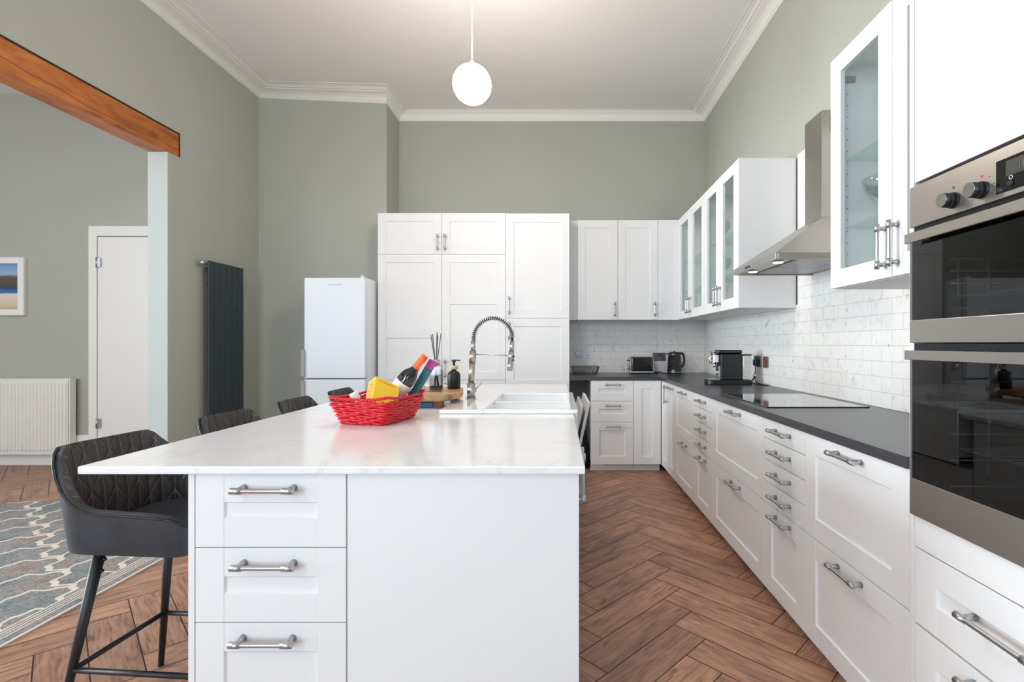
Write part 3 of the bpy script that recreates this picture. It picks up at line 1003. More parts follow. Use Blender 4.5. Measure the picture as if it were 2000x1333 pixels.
for (za, zb, zs, zh) in ((1.218, 1.518, 1.279, 1.496), (.752, 1.195, .851, 1.185)):
    a, b, s_, hh = za - .752, zb - .752, zs - .752, zh - .752
    mb = MB(); mb.box(0, -.006, a, Wv, .02, s_)
    dr = mb.build('oven_door', M['steel_oven'], t, .0015)
    g = MB(); g.box(.0, -.005, s_ + .0005, Wv, -.0005, b); g.build('door_glass', M['oven_glass'], dr)
    g = MB(); g.box(0.002, 0, s_, .06, .02, b); g.box(Wv - .06, 0, s_, Wv - .002, .02, b); g.box(.06, 0, b - .05, Wv - .06, .02, b)
    g.build('door_liner', M['black'], dr)
    g = MB(); g.box(-.012 + .035, -.058, hh - .0125, Wv - .023, -.04, hh + .0125)
    g.M = Matrix.Identity(4)
    g = MB(); g.box(.016, -.032, hh - .0125, Wv - .016, -.024, hh + .0125)
    for xx in (.06, Wv - .06):
        g.box(xx - .012, -.025, hh - .009, xx + .012, -.0045, hh + .009)
    g.build('oven_handle', M['steel_oven'], dr, .001, 1)
    for xx in (.058, Wv - .058):
        r = MB()
        for yy in (.08, .16, .3, .42):
            r.tube([(xx, yy, a + .05 if a > .4 else a + .12), (xx, yy, b - .07)], .0025, 6)
        nz = 5
        for k in range(nz):
            z = a + .09 + (b - a - .17) * k / (nz - 1)
            r.tube([(xx, .06, z), (xx, .45, z)], .002, 6)
        r.build('shelf_runner', M['rack'], t)
    r = MB(); zz = (a + b) / 2 - .03
    r.tube([(.062, .07, zz), (Wv - .062, .07, zz), (Wv - .062, .46, zz), (.062, .46, zz)], .003, 6, True)
    for k in range(16):
        xx = .08 + (Wv - .16) * k / 15
        r.tube([(xx, .07, zz), (xx, .46, zz)], .0016, 5)
    r.build('wire_rack', M['rack'], t)

# --- back run
YFB = 4.72
u = thing('base_cabinet', 'white three-drawer base cabinet below the toaster', 'cabinet', (.306, YFB, 0), 0, 'white base units along the back wall')
DB = YT - YFB - .003
wB = .401
carcass(u, wB, DB, .08, ZT - .002)
front(u, 'drawer', 0, .672, wB, ZT - .672, (.205, .83, False), L=.15)
front(u, 'drawer', 0, .474, wB, .198, (.205, .632, False), L=.15)
front(u, 'drawer', 0, ZD, wB, .402, (.205, .434, False), L=.15)
u = thing('base_cabinet', 'plain white corner base cabinet without handle below the kettle', 'cabinet', (.708, YFB, 0), 0, 'white base units along the back wall')
carcass(u, .262, DB, .08, ZT - .002)
front(u, 'door', 0, ZD, .262, ZT - ZD)

# --- L worktop
mb = MB()
mb.prism([(.106, 4.69), (.962, 4.69), (.962, 1.3745), (XT, 1.3745), (XT, YT), (.106, YT)], ZT, ZW)
tag(mb.build('worktop', M['worktop'], None, .0015, 1), 'long L-shaped charcoal worktop running along the two walls', 'worktop')

# niche lining left of the drawers
# --- tall cabinets on the back wall
YFT = 4.72
ZTT = 2.455
DTT = YT - YFT - .003


def tall(x0, x1, label):
    u = thing('tall_cabinet', label, 'cabinet', (x0, YFT, 0), 0, 'tall white cabinets beside the fridge')
    w = x1 - x0
    carcass(u, w, YB - .004 - YFT, .08, ZTT)
    return u, w


xa, xb, xc, xd = -1.712, -1.106, -.502, .103
Z1, Z2 = 2.063, .871
u, w = tall(xa, xb, 'tall white larder cabinet standing next to the fridge freezer')
front(u, 'door', 0, Z1, w, ZTT - Z1, (w - .035, Z1 + .11, True), L=.15)
front(u, 'door', 0, Z2, w, Z1 - Z2, (w - .035, Z2 + .11, True), splits=[(1.27, 1.346)])
front(u, 'door', 0, ZD, w, Z2 - ZD, (w - .035, Z2 - .13, True))
u, w = tall(xb, xc, 'middle tall white larder cabinet behind the tap')
front(u, 'door', 0, Z1, w, ZTT - Z1, (.035, Z1 + .11, True), L=.15)
front(u, 'door', 0, Z2, w, Z1 - Z2, (.035, Z2 + .11, True), splits=[(1.588, 1.664)])
front(u, 'door', 0, ZD, w, Z2 - ZD, (.035, Z2 - .1, True))
u, w = tall(xc, xd, 'tall white cabinet at the end of the row next to the worktop niche')
front(u, 'door', 0, 1.457, w, ZTT - .01 - 1.457, (.035, 1.457 + .12, True))
front(u, 'door', 0, ZD, w, 1.457 - ZD, (.035, 1.457 - .115, True), splits=[(.80, .876)])

# --- wall cabinets, back wall
GW = 'white wall cabinets'
YWF = 4.98
u = thing('wall_cabinet', 'solid white two-door wall cabinet above the toaster on the back wall', 'cabinet', (.189, YWF, 1.455), 0, GW)
DW = YT - YWF - .001
w = .803
mb = MB(); mb.box(-.084, .0, 0, -.001, .02, .995); mb.build('filler_panel', M['cab'], u, .0007, 1)
mb = MB(); mb.cyl((-.045, -.003, .06), (-.045, -.012, .06), .006, n=12); mb.build('latch', M['nickel'], u)
mb = MB(); mb.box(.0005, .0008, 0, w - .0005, DW, .998); mb.build('body', M['cab'], u)
front(u, 'door', 0, 0, .403, .998, (.37, .105, True), L=.14)
front(u, 'door', .403, 0, w - .403, .998, (w - .035, .105, True), L=.14)
mb = MB(); mb.box(w + .002, -.02, 0, 1.197 + .019 - .189, 0, .998); mb.build('end_panel', M['cab'], u, .0007, 1)

XWF = 1.217


def glass_unit(Yfar, w, label, hs=(1, 1)):
    u = thing('glass_wall_cabinet', label, 'cabinet', (XWF, Yfar, 1.455), -R90, GW)
    d = XT - XWF - .001
    open_box(u, w, d, 0, .998, (.262 + .005, .562))
    n = 2
    for i in range(n):
        x0 = i * w / n
        front(u, 'door', x0, 0, w / n, .998, ((w / 2 - .032) if i == 0 else (w / 2 + .032), .115, True), L=.166 if Yfar < 3 else .15, pane=True)
    return u


glass_unit(4.955, 4.955 - 4.083, 'white wall cabinet with two glazed doors beside the room corner')
u = glass_unit(4.081, 4.081 - 3.322, 'white wall cabinet with two glazed doors beside the cooker hood')
mb = MB(); w = 4.081 - 3.322; mb.box(w, -.02, 0, w + .018, XT - XWF - .001, .998); mb.build('end_panel', M['cab'], u, .001, 1)
u = glass_unit(2.187, .808, 'white glazed wall cabinet between the hood and the tall oven housing')
mb = MB()
for k in range(17):
    z = .10 + k * .05
    mb.cyl((.0185, .045, z), (.0178, .045, z), .0026, n=8)
    mb.cyl((.0185, .30, z), (.0178, .30, z), .0026, n=8)
mb.build('shelf_pin_holes', M['dark_print'], u)
mb = MB(); mb.box(.0182, .02, .90, .028, .075, .925); mb.build('hinge', M['nickel'], u)

# --- cooker hood
t = thing('cooker_hood', 'stainless steel chimney cooker hood above the hob', 'cooker hood', (XT, 2.795, 1.64), -R90)
# local x: toward camera (-Y); y: into the wall; wall at y=0
hw = .301; dd = XT - 1.09
mb = MB()
# rim
mb.box(-hw, -dd, 0, hw, -dd + .012, .034); mb.box(-hw, -dd + .012, 0, -hw + .012, -.001, .034); mb.box(hw - .012, -dd + .012, 0, hw, -.001, .034)
cxl, cxr, cdd = 2.795 - 2.829, 2.795 - 2.642, XT - 1.40
zt = 1.89 - 1.64
a = [(-hw, -dd, .034), (hw, -dd, .034), (hw, -.001, .034), (-hw, -.001, .034), (cxl, -cdd, zt), (cxr, -cdd, zt), (cxr, -.001, zt), (cxl, -.001, zt)]
mb.hexa(a)
mb.build('canopy', M['steel'], t, .0015, 1)
mb = MB(); mb.box(cxl + .002, -cdd + .002, zt, cxr - .002, -.001, 2.462 - 1.64)
ch = mb.build('chimney', M['steel'], t, .0015, 1)
mb = MB()
for k in range(12):
    mb.box(cxr - .0015, -cdd + .045, .70 + k * .008, cxr - .0008, -cdd + .12, .704 + k * .008)
mb.build('vent_slots', M['black'], ch)
mb = MB(); mb.box(-hw + .013, -dd + .013, .012, hw - .013, -.002, .02)
ub = mb.build('underside_panel', M['steel'], t)
for s in (-1, 1):
    mb = MB(); mb.box(-.005 + s * .135 - .12, -dd + .13, .006, .005 + s * .135 + .12, -.06, .0115)
    f = mb.build('grease_filter', M['steel'], t, .002, 1)
    mb = MB()
    for k in range(22):
        mb.box(s * .135 - .115 + k * .0105, -dd + .14, .0045, s * .135 - .109 + k * .0105, -.07, .006)
    mb.build('filter_slats', M['nickel'], f)
    mb = MB(); mb.cyl((s * .17, -dd + .07, .004), (s * .17, -dd + .07, .0115), .030, n=24)
    l = mb.build('spotlight', M['chrome'], t)
    mb = MB(); mb.cyl((s * .17, -dd + .07, .0025), (s * .17, -dd + .07, .004), .024, n=24); mb.build('lamp_lens', M['led'], l)
mb = MB()
for k in range(4):
    mb.cyl((-.10 + k * .02, -dd - .003, .017), (-.10 + k * .02, -dd, .017), .0055, n=12)
mb.build('control_buttons', M['black'], t)

# --- hob
t = thing('induction_hob', 'black glass induction hob set in the charcoal worktop below the hood', 'hob', (1.022, 2.428, ZW))
mb = MB(); mb.box(0, 0, .0, .494, .632, .005); hb = mb.build('glass_top', M['hob'], t, .0015, 1)
mb = MB(); mb.box(.497, 0, 0, .499, .632, .0052) ; mb.box(-.0025, -.0025, 0, .4965, -.0005, .0048)
mb.build('edge_trim', M['black'], t)

# ------------------------------------------------------------------ island
ZI = .893; ZIB = .872
YI0, YI1 = 1.302, 3.95
# worktop with the sink cut-out
sx0, sx1, sy0, sy1 = -.547, .088, 2.276, 3.085
r = .012
mb = MB()
cut = [(-1.263, YI0), (.070, YI0), (.070, sy0 + .012), (sx0 + .012, sy0 + .012), (sx0 + .012, sy1 - .012), (.070, sy1 - .012), (.070, YI1), (-1.263, YI1)]
mb.prism(cut, ZIB, ZI)
o = tag(mb.build('island_worktop', M['quartz'], None, .004, 3), 'white veined quartz worktop of the kitchen island', 'worktop')
XS = .0545      # right face of the end panel
YFI = 1.342     # carcass front; drawer faces at 1.322
u = thing('island_drawer_cabinet', 'white three-drawer cabinet at the end of the island with bar handles', 'cabinet', (-.9685, YFI, 0), 0, 'white base units of the island')
w = .404
carcass(u, w, .57, .08, ZIB - .003)
front(u, 'drawer', 0, .672, w, .870 - .672, (.198, .832, False))
front(u, 'drawer', 0, .472, w, .20, (.198, .632, False))
front(u, 'drawer', 0, ZD, w, .40, (.195, .432, False))
mb = MB(); mb.box(-.9865, 1.322, 0, -.9695, 3.90, ZIB - .001)
tag(mb.build('island_side_panel', M['cab'], None, .001, 1), 'long white side panel of the island beside the bar stools', 'panel')
mb = MB(); mb.box(-.5635, 1.324, 0, XS, 1.341, ZIB - .001)
tag(mb.build('island_end_panel', M['cab'], None, .001, 1), 'plain white end panel of the island next to its drawers', 'panel')
mb = MB(); mb.box(-.9685, 1.92, .0, -.572, 3.90, ZIB - .002)
tag(mb.build('island_storage_cabinet', M['cab'], None), 'white closed cabinet block of the island behind its drawer cabinet', 'cabinet')
XIF = .026


def aisle_unit(name, label, cat, Y0, group=None):
    return thing(name, label, cat, (XIF, Y0, 0), R90, group)


u = aisle_unit('base_cabinet', 'white island cabinet facing the aisle with vertical handles', 'cabinet', 1.345, 'white base units of the island')
carcass(u, .90, .585, .08, ZIB - .003)
front(u, 'door', 0, ZD, .32, .868 - ZD, (.272, .775, True))
front(u, 'door', .32, ZD, .58, .868 - ZD, (.37, .775, True))
u = aisle_unit('sink_cabinet', 'white island cabinet below the butler sink', 'cabinet', 2.25, 'white base units of the island')
mb = MB(); mb.box(.001, .0008, .08, .849, .585, .64); mb.build('body', M['cab'], u)
mb = MB(); mb.box(.001, .05, 0, .849, .066, .079); mb.build('plinth', M['cab'], u)
front(u, 'door', 0, ZD, .425, .64 - ZD, (.38, .55, True)); front(u, 'door', .425, ZD, .425, .64 - ZD, (.47, .55, True))
# dishwasher with its door ajar
u = aisle_unit('dishwasher', 'integrated dishwasher at the aisle side of the island, white door hanging ajar', 'dishwasher', 3.245, None)
mb = MB(); mb.box(.0, .002, .08, .018, .585, ZIB - .003); mb.box(.627, .002, .08, .645, .585, ZIB - .003); mb.box(.018, .002, .08, .627, .585, .12)
mb.box(.018, .56, .12, .627, .585, ZIB - .003); mb.box(.018, .002, .82, .627, .56, ZIB - .003)
mb.build('body', M['steel'], u)
mb = MB(); mb.box(.0, .05, 0, .645, .066, .079); mb.build('plinth', M['cab'], u)
tl = math.radians(12)


def tilted(y, z, off):      # distance z up the door, off outwards
    return (-.004 - z * math.sin(tl) - off * math.cos(tl), .10 + z * math.cos(tl) - off * math.sin(tl))


mb = MB()
q = [tilted(0, 0, .004), tilted(0, .75, .004), tilted(0, .75, .022), tilted(0, 0, .022)]
q = [(a, b) for a, b in q]
mb.prism_x(q, .002, .643)
dd_ = mb.build('door', M['cab'], u, .001, 1, True)
mb = MB(); q = [tilted(0, .03, -.032), tilted(0, .715, -.032), tilted(0, .715, -.014), tilted(0, .03, -.014)]
mb.prism_x(q, .02, .625); mb.build('inner_door', M['fridge'], u, .002, 1, True)
mb = MB()
hy, hz = tilted(0, .70, .054)
mb.cyl((.24, hy, hz), (.406, hy, hz), .0065, n=12)
for xx in (.257, .389):
    y2, z2 = tilted(0, .70, .022)
    mb.cyl((xx, hy, hz), (xx, y2, z2), .0055, .0085, 12)
mb.build('handle', M['nickel'], dd_)

# folded bag hanging in the niche
t = thing('black_bag', 'black fabric bag slumped on the floor in the niche beside the drawers', 'bag', (.222, 4.86, 0))
mb = MB()
rows = []
for i, z in enumerate([0, .02, .12, .25, .36, .42, .44]):
    k = [.85, 1, 1.05, .95, .75, .5, .2][i]; row = []
    for j in range(20):
        an = 2 * PI * j / 20
        row.append((.062 * k * math.cos(an) * (1 + .08 * math.sin(5 * an + i)) + .01 * math.sin(z * 9), .09 * k * math.sin(an), z))
    rows.append(row)
mb.grid(rows, True, closed=True); mb.add(rows[-1], [tuple(range(20))]); mb.add(rows[0], [tuple(range(19, -1, -1))])
mb.build('sack', M['bag'], t)
mb = MB().tube([(-.02, 0, .43), (-.03, .0, .50), (0, 0, .53), (.03, 0, .50), (.02, 0, .43)], .006, 8)
mb.build('carry_strap', M['bag'], t)

# ------------------------------------------------------------------ sink and tap
SZ = .913
t = thing('butler_sink', 'white glazed double-bowl ceramic sink set into the island', 'sink', ((sx0 + sx1) / 2, (sy0 + sy1) / 2, 0))
ox, oy = (sx0 + sx1) / 2, (sy0 + sy1) / 2
X0, X1, Y0, Y1 = sx0 - ox, sx1 - ox, sy0 - oy, sy1 - oy
bx0, bx1 = -.345 - ox, .052 - ox
ym = (Y0 + Y1) / 2
zb = .70
mb = MB()
# rim slab built as strips round two bowls, then bowl walls
ya, yb_, yc, yd = Y0 + .035, ym - .012, ym + .012, Y1 - .035
rb = ZI + .0008
mb.box(X0, Y0, rb, bx0, Y1, SZ)                   # drain ledge with the tap
mb.box(bx1, Y0, rb, X1, Y1, SZ)
mb.box(bx0, Y0, rb, bx1, ya, SZ); mb.box(bx0, yd, rb, bx1, Y1, SZ); mb.box(bx0, yb_, rb, bx1, yc, SZ - .008)
tk = .012
for a, b in ((ya, yb_), (yc, yd)):
    mb.box(bx0 - tk, a - .0, zb, bx0, b, rb); mb.box(bx1, a, zb, bx1 + tk, b, rb)
    mb.box(bx0 - tk, a - tk, zb, bx1 + tk, a, rb); mb.box(bx0 - tk, b, zb, bx1 + tk, b + tk, rb)
    mb.box(bx0 - tk, a - tk, zb - tk, bx1 + tk, b + tk, zb)
mb.box(.0715 - ox, Y0 + .013, .66, X1, Y1 - .013, rb)     # apron at the aisle
mb.build('basin', M['ceramic'], t, .0035, 3)
mb = MB()
for a, b in ((ya, yb_), (yc, yd)):
    mb.cyl(((bx0 + bx1) / 2, (a + b) / 2, zb), ((bx0 + bx1) / 2, (a + b) / 2, zb + .004), .04, n=24)
mb.build('drain', M['chrome'], t)

t = thing('spring_tap', 'tall brushed steel pull-down kitchen tap with spring neck on the sink', 'tap', (-.482, 2.74, SZ))
mb = MB()
mb.cyl((0, 0, 0), (0, 0, .006), .026, n=28); mb.cyl((0, 0, .006), (0, 0, .085), .0225, n=28)
mb.cyl((0, 0, .085), (.006, 0, .20), .0165, n=24); mb.cyl((.006, 0, .20), (.010, 0, .262), .0185, n=24)
mb.build('tap_body', M['steel'], t)
mb = MB()
R_ = .108
arc = [(.010, 0, .262), (.011, 0, .29), (.012, 0, .315)]
for k in range(1, 25):
    an = PI - k * PI * .93 / 24
    arc.append((.012 + R_ + R_ * math.cos(an), 0, .325 + .118 * math.sin(an)))
arc += [(.2255, 0, .315)]
mb.tube(arc, .0075, 12)
mb.build('hose', M['rubber'], t)
# spring round the hose
pts = []
turns = 30; ns = turns * 10
Pv = [Vector(p) for p in arc[2:]]
ls = [0]
for i in range(1, len(Pv)):
    ls.append(ls[-1] + (Pv[i] - Pv[i - 1]).length)
for q in range(ns + 1):
    s_ = ls[-1] * .93 * (q / ns)
    i = 0
    while i < len(ls) - 2 and ls[i + 1] < s_:
        i += 1
    f_ = (s_ - ls[i]) / (ls[i + 1] - ls[i]); c = Pv[i].lerp(Pv[i + 1], f_)
    tg = (Pv[i + 1] - Pv[i]).normalized(); nb = Vector((0, 1, 0)); nn = tg.cross(nb)
    an = 2 * PI * turns * q / ns
    c = c + nn * (.0125 * math.cos(an)) + nb * (.0125 * math.sin(an))
    pts.append(c)
mb = MB().tube(pts, .0024, 6)
mb.build('spring', M['nickel'], t)
mb = MB(); mb.cyl((.010, 0, .262), (.0115, 0, .318), .0125, n=20)
mb.build('collar', M['steel'], t)
mb = MB()
mb.cyl((.2265, 0, .316), (.222, 0, .262), .0115, n=20); mb.cyl((.222, 0, .262), (.217, 0, .206), .0145, .0150, 20); mb.cyl((.217, 0, .206), (.2125, 0, .154), .0150, .0155, 20)
hd = mb.build('spray_head', M['steel'], t)
mb = MB(); mb.sphere((.233, -.004, .232), .007, 8); mb.sphere((.231, -.004, .212), .007, 8)
mb.build('spray_button', M['black'], hd)
mb = MB(); mb.tube([(.012, 0, .243), (.12, 0, .241), (.212, 0, .237)], .0026, 8)
mb.cyl((.209, 0, .237), (.222, 0, .237), .009, n=14)
mb.build('support_arm', M['nickel'], t)
mb = MB(); mb.cyl((.018, -.006, .045), (.064, -.012, .092), .0038, n=12); mb.cyl((.012, 0, .045), (.026, -.003, .045), .011, n=16)
mb.build('lever', M['nickel'], t)

# ------------------------------------------------------------------ fridge freezer
FX0, FX1, FY0, FY1 = -2.275, -1.733, 4.44, 4.965
t = thing('fridge_freezer', 'freestanding white fridge freezer with grey handles against the chimney breast', 'fridge', (FX0, FY0, 0))
W_ = FX1 - FX0
mb = MB(); mb.box(.002, .062, .012, W_ - .002, FY1 - FY0, 1.812)
mb.build('casing', M['fridge'], t, .004)
mb = MB()
for a in (.05, W_ - .05):
    for b in (.1, .48):
        mb = MB(); mb.cyl((a, b, 0), (a, b, .0125), .016, n=12); mb.build('foot', M['black'], t)
zs = 1.215 - 68.5 / (F / FY0)
mb = MB(); mb.box(0, 0, zs + .006, W_, .056, 1.806)
up = mb.build('door', M['fridge'], t, .006)
mb = MB(); mb.box(0, 0, .09, W_, .056, zs - .006)
lo = mb.build('door', M['fridge'], t, .006)
mb = MB(); mb.box(.004, .056, .06, W_ - .004, .0625, 1.806); mb.build('door_seal', M['grey'], t)
mb = MB(); mb.box(-.022, -.022, .92, .012, .02, 1.165); mb.build('door_handle', M['grey'], up, .006)
mb = MB(); mb.box(-.022, -.022, .62, .012, .02, .885); mb.build('door_handle', M['grey'], lo, .006)
mb = MB(); mb.cyl((W_ - .03, .03, 1.806), (W_ - .03, .03, 1.828), .014, n=16); mb.box(W_ - .05, .02, 1.812, W_ - .012, .09, 1.818)
mb.build('top_hinge', M['fridge'], t)
mb = MB()
xk = (641 - 593) / 218.5
for i, wd in enumerate((.006, .003, .007, .004, .007, .006, .005, .008, .006, .007)):
    mb.box(xk, -.0006, 1.739, xk + wd * .85, .001, 1.749); xk += .0118
mb.build('maker_mark', M['grey'], up)

# ------------------------------------------------------------------ radiators and picture
t = thing('vertical_radiator', 'tall anthracite flat-panel radiator on the kitchen wall behind the stools', 'radiator', (XL, 4.155, 0))
mb = MB(); n_ = 6; wr = .466 / n_
for i in range(n_):
    mb.box(.058, i * wr + .0035, .11, .072, (i + 1) * wr - .0035, 1.915)
mb.build('panels', M['anthracite'], t, .0045, 2)
mb = MB(); mb.box(.036, .01, .15, .057, .456, .19); mb.box(.036, .01, 1.82, .057, .456, 1.86)
for z in (.30, 1.70):
    for y in (.08, .38):
        mb.box(.001, y, z, .057, y + .03, z + .04)
mb.build('rear_tubes', M['anthracite'], t)
mb = MB(); mb.cyl((.045, -.05, 1.89), (.045, .012, 1.89), .012, n=16); mb.sphere((.045, -.042, 1.89), .021, 10)
mb.build('valve', M['chrome'], t)

t = thing('panel_radiator', 'white ribbed panel radiator under the beach picture in the next room', 'radiator', (-6.45, YN, 0))
w = 6.45 - 4.814
mb = MB(); nr = int(w / .036)
poly = []
pr = [(0, 0)]
for i in range(nr):
    x = .01 + i * (w - .03) / nr; s = (w - .03) / nr
    pr += [(x, 0), (x + s * .18, -.010), (x + s * .55, -.010), (x + s * .73, 0)]
pr += [(w - .02, 0)]
rows = [[(x, -.098 + y, z) for x, y in pr] for z in (.155, .17, .82, .835)]
rows[0] = [(x, -.098, .155) for x, y in pr]; rows[-1] = [(x, -.098, .835) for x, y in pr]
mb.grid(rows, False)
mb.box(0, -.0975, .123, w - .02, -.09, .873)
mb.build('front_panel', M['rad'], t)
mb = MB(); mb.box(0, -.10, .858, w, -.03, .873); mb.box(w - .012, -.100, .14, w, -.035, .858)
mb.box(0, -.04, .14, w - .02, -.03, .86)
mb.build('casing', M['rad'], t, .002, 1)
mb = MB()
for xx in (.2, w - .3):
    mb.box(xx, -.031, .3, xx + .03, -.0005, .8)
mb.build('bracket', M['rad'], t)

pz0, pz1 = 1.498, 2.08; pxr = (53 - 1091) * YN / F; pw = .86
t = thing('framed_picture', 'white framed beach painting hanging above the white radiator', 'picture', (pxr - pw, YN, pz0))
hh = pz1 - pz0; fw = .062
mb = MB(); mb.box(0, -.035, 0, fw, -.001, hh); mb.box(pw - fw, -.035, 0, pw, -.001, hh); mb.box(fw, -.035, 0, pw - fw, -.001, fw); mb.box(fw, -.035, hh - fw, pw - fw, -.001, hh)
mb.build('frame', M['trim'], t, .004)
mb = MB(); mb.box(0, -.012, 0, pw - 2 * fw, -.002, hh - 2 * fw)
c_ = mb.build('canvas', M['painting'], t); c_.location = (fw, 0, fw)

# ------------------------------------------------------------------ rug
mb = MB(); mb.box(-1.95, -3.2, 0.0005, 0, 0, .0075)
o = tag(mb.build('patterned_rug', M['rug'], None), 'grey blue rug with cream trellis pattern on the floor beside the stools', 'rug')
o.location = (-2.222, 3.80, 0)

# ------------------------------------------------------------------ pendant lamp
pend = t = thing('pendant_lamp', 'glowing white glass globe hanging from the ceiling on a thin cord', 'pendant lamp', px(922, 165, 3.0))
zl = ZC - (H + 507 * 3.0 / F)
mb = MB(); mb.sphere((0, 0, 0), .1155, 20)
mb.build('globe_shade', M['globe'], t)
mb = MB(); mb.cyl((0, 0, .112), (0, 0, .145), .016, .010, 16); mb.build('lamp_holder', M['cord'], t)
mb = MB(); mb.cyl((0, 0, .14), (0, 0, zl - .03), .0028, n=8); mb.build('cord', M['cord'], t)
mb = MB(); mb.lathe([(.006, zl - .06), (.03, zl - .05), (.048, zl - .02), (.05, zl - .0005)], n=28); mb.build('ceiling_rose', M['cord'], t)


# ------------------------------------------------------------------ bar stools
def seg_path(w, d, r, n=8):
    """U path in plan: front-right tip, along the side, round the back, to the other front tip; (x front +, y)"""
    pts = []
    hw = w / 2; xb = -d / 2; xf = d / 2
    def arc(cx, cy, r, a0, a1, m):
        return [(cx + r * math.cos(a0 + (a1 - a0) * i / m), cy + r * math.sin(a0 + (a1 - a0) * i / m)) for i in range(m + 1)]
    rf = .05
    pts += arc(xf - rf, -hw + rf, rf, -PI / 6, -PI / 2, 3)
    for i in range(1, 8):
        pts.append((xf - rf + (xb + r - xf + rf) * i / 8, -hw))
    pts += arc(xb + r, -hw + r, r, -PI / 2, -PI, n)
    for i in range(1, 10):
        pts.append((xb, -hw + r + (w - 2 * r) * i / 10))
    pts += arc(xb + r, hw - r, r, PI, PI / 2, n)
    for i in range(1, 8):
        pts.append((xb + r + (xf - rf - xb - r) * i / 8, hw))
    pts += arc(xf - rf, hw - rf, rf, PI / 2, PI / 6, 3)
    return pts


def make_stool(label):
    t = thing('bar_stool', label, 'bar stool', (0, 0, 0), 0, 'charcoal bar stools along the island')
    W, D = .462, .47
    outer = seg_path(W, D, .13); n = len(outer)
    inner = seg_path(W - .072, D - .05, .105)
    outer_b = seg_path(W * .93, D * .95, .12)
    L = [0]
    for i in range(1, n):
        L.append(L[-1] + math.dist(outer[i], outer[i - 1]))
    def topz(x):       # arm height near the front, rising to the back
        k = (x + D / 2) / D
        if k < .03:
            e = 1.0
        elif k > .34:
            e = 0.0
        else:
            q_ = 1 - (k - .03) / .31; e = q_ ** 1.7
        return .724 - .020 * k + .166 * e - (.035 * max(0, (k - .86) / .14) ** 2)
    zbot = .592
    rows = []
    for f in (0, .12, .3, .5, .7, .88, .97, 1.0):
        row = []
        for i in range(n):
            tz = topz(outer[i][0])
            z = zbot + (tz - zbot) * f
            g = min(1, (z - zbot) / .20); g = g ** .8
            bx, by = outer_b[i]; ox_, oy_ = outer[i]
            bul = .008 * math.sin(PI * min(1, f))
            x = bx + (ox_ - bx) * g - (.030 * max(0, z - .72) / .16 if ox_ < 0 else 0)
            y = by + (oy_ - by) * g
            row.append((x, y + (bul if y > 0 else -bul) * .4, z))
        rows.append(row)
    lip = []
    for i in range(n):
        p = rows[-1][i]; q = inner[i]
        lip.append((p[0] + (q[0] - p[0]) * .5 - (.010 if q[0] < -.1 else 0), p[1] + (q[1] - p[1]) * .5, p[2] + .010))
    mb = MB(); mb.grid(rows + [lip], True)
    # underside
    nb = len(mb.v); mb.add([rows[0][i] for i in range(n)], [tuple(range(n))])
    mb.build('shell', M['leather'], t, 0, 1, False)
    # inner quilted wrap
    rows2 = [lip]; uv = [[(L[i], lip[i][2]) for i in range(n)]]
    for f in (.03, .12, .3, .55, .8, 1.0):
        row = []; uu = []
        for i in range(n):
            x, y = inner[i]; tz = lip[i][2] - .004
            z = tz + (.622 - tz) * f
            row.append((x - (.035 * max(0, z - .72) / .16 if x < 0 else 0), y, z)); uu.append((L[i], z))
        rows2.append(row); uv.append(uu)
    mb = MB(); mb.grid(rows2, True, uv, flip=True); mb.build('inner_back_pad', M['quilt'], t)
    # front closing strips of the arms
    mb = MB()
    for i in (0, n - 1):
        lst = [rows[k][i] for k in range(len(rows))] + [lip[i]] + [rows2[k][i] for k in range(1, len(rows2))]
        mb.add(lst, [tuple(range(len(lst)))])
    mb.build('arm_front', M['leather'], t, 0, 1, True)
    mb = MB(); mb.tube([(p[0] * 1.004, p[1] * 1.008, p[2] + .001) for p in rows[-1]], .0038, 6); mb.build('piping', M['black'], t)
    # seat cushion
    sp = seg_path(W - .078, D - .06, .10); rows = []
    cx = .012
    for k, z in ((.90, .596), (1, .600), (1.0, .622), (.985, .634), (.93, .642), (.80, .646), (.5, .648), (.15, .649)):
        rows.append([(cx + (p[0]) * k, p[1] * k, z) for p in sp])
    mb = MB(); mb.grid(rows, True, closed=True); mb.add(rows[-1], [tuple(range(len(sp)))], True); mb.add(rows[0], [tuple(range(len(sp) - 1, -1, -1))])
    mb.build('seat', M['leather'], t)
    # legs
    tops = {}; ringz = .213
    ring = []
    for sx_, sy_ in ((-1, -1), (-1, 1), (1, 1), (1, -1)):
        p1 = (-.135 if sx_ < 0 else .185, sy_ * .125, .594); p0 = (-.228 if sx_ < 0 else .25, sy_ * .184, 0)
        mb = MB(); mb.cyl(p0, p1, .0095, .0165, 16)
        lg = mb.build('leg', M['matt_black'], t)
        if sx_ == -1 and sy_ == -1:
            for k in range(3):
                mb = MB()
                zz = .575 - k * .035; f_ = zz / .594
                mb.sphere((p0[0] + (p1[0] - p0[0]) * f_ + .018, p0[1] + (p1[1] - p0[1]) * f_ + .004, zz), .006, 6)
                mb.build('bolt', M['black'], lg)
        f_ = ringz / .594
        ring.append(tuple(p0[i] + (p1[i] - p0[i]) * f_ for i in range(3)))
    for k in range(4):
        a, b = ring[k], ring[(k + 1) % 4]
        mb = MB(); mb.cyl(a, b, .0085, n=14); mb.build('footrest_bar', M['matt_black'], t)
    mb = MB(); mb.box(-.15, -.14, .583, .20, .14, .592); mb.build('mounting_plate', M['matt_black'], t)
    return t


def copy_tree(o, parent=None):
    c = o.copy(); COL.objects.link(c)
    if parent:
        c.parent = parent
    for ch in [x for x in o.children]:
        copy_tree(ch, c)
    return c


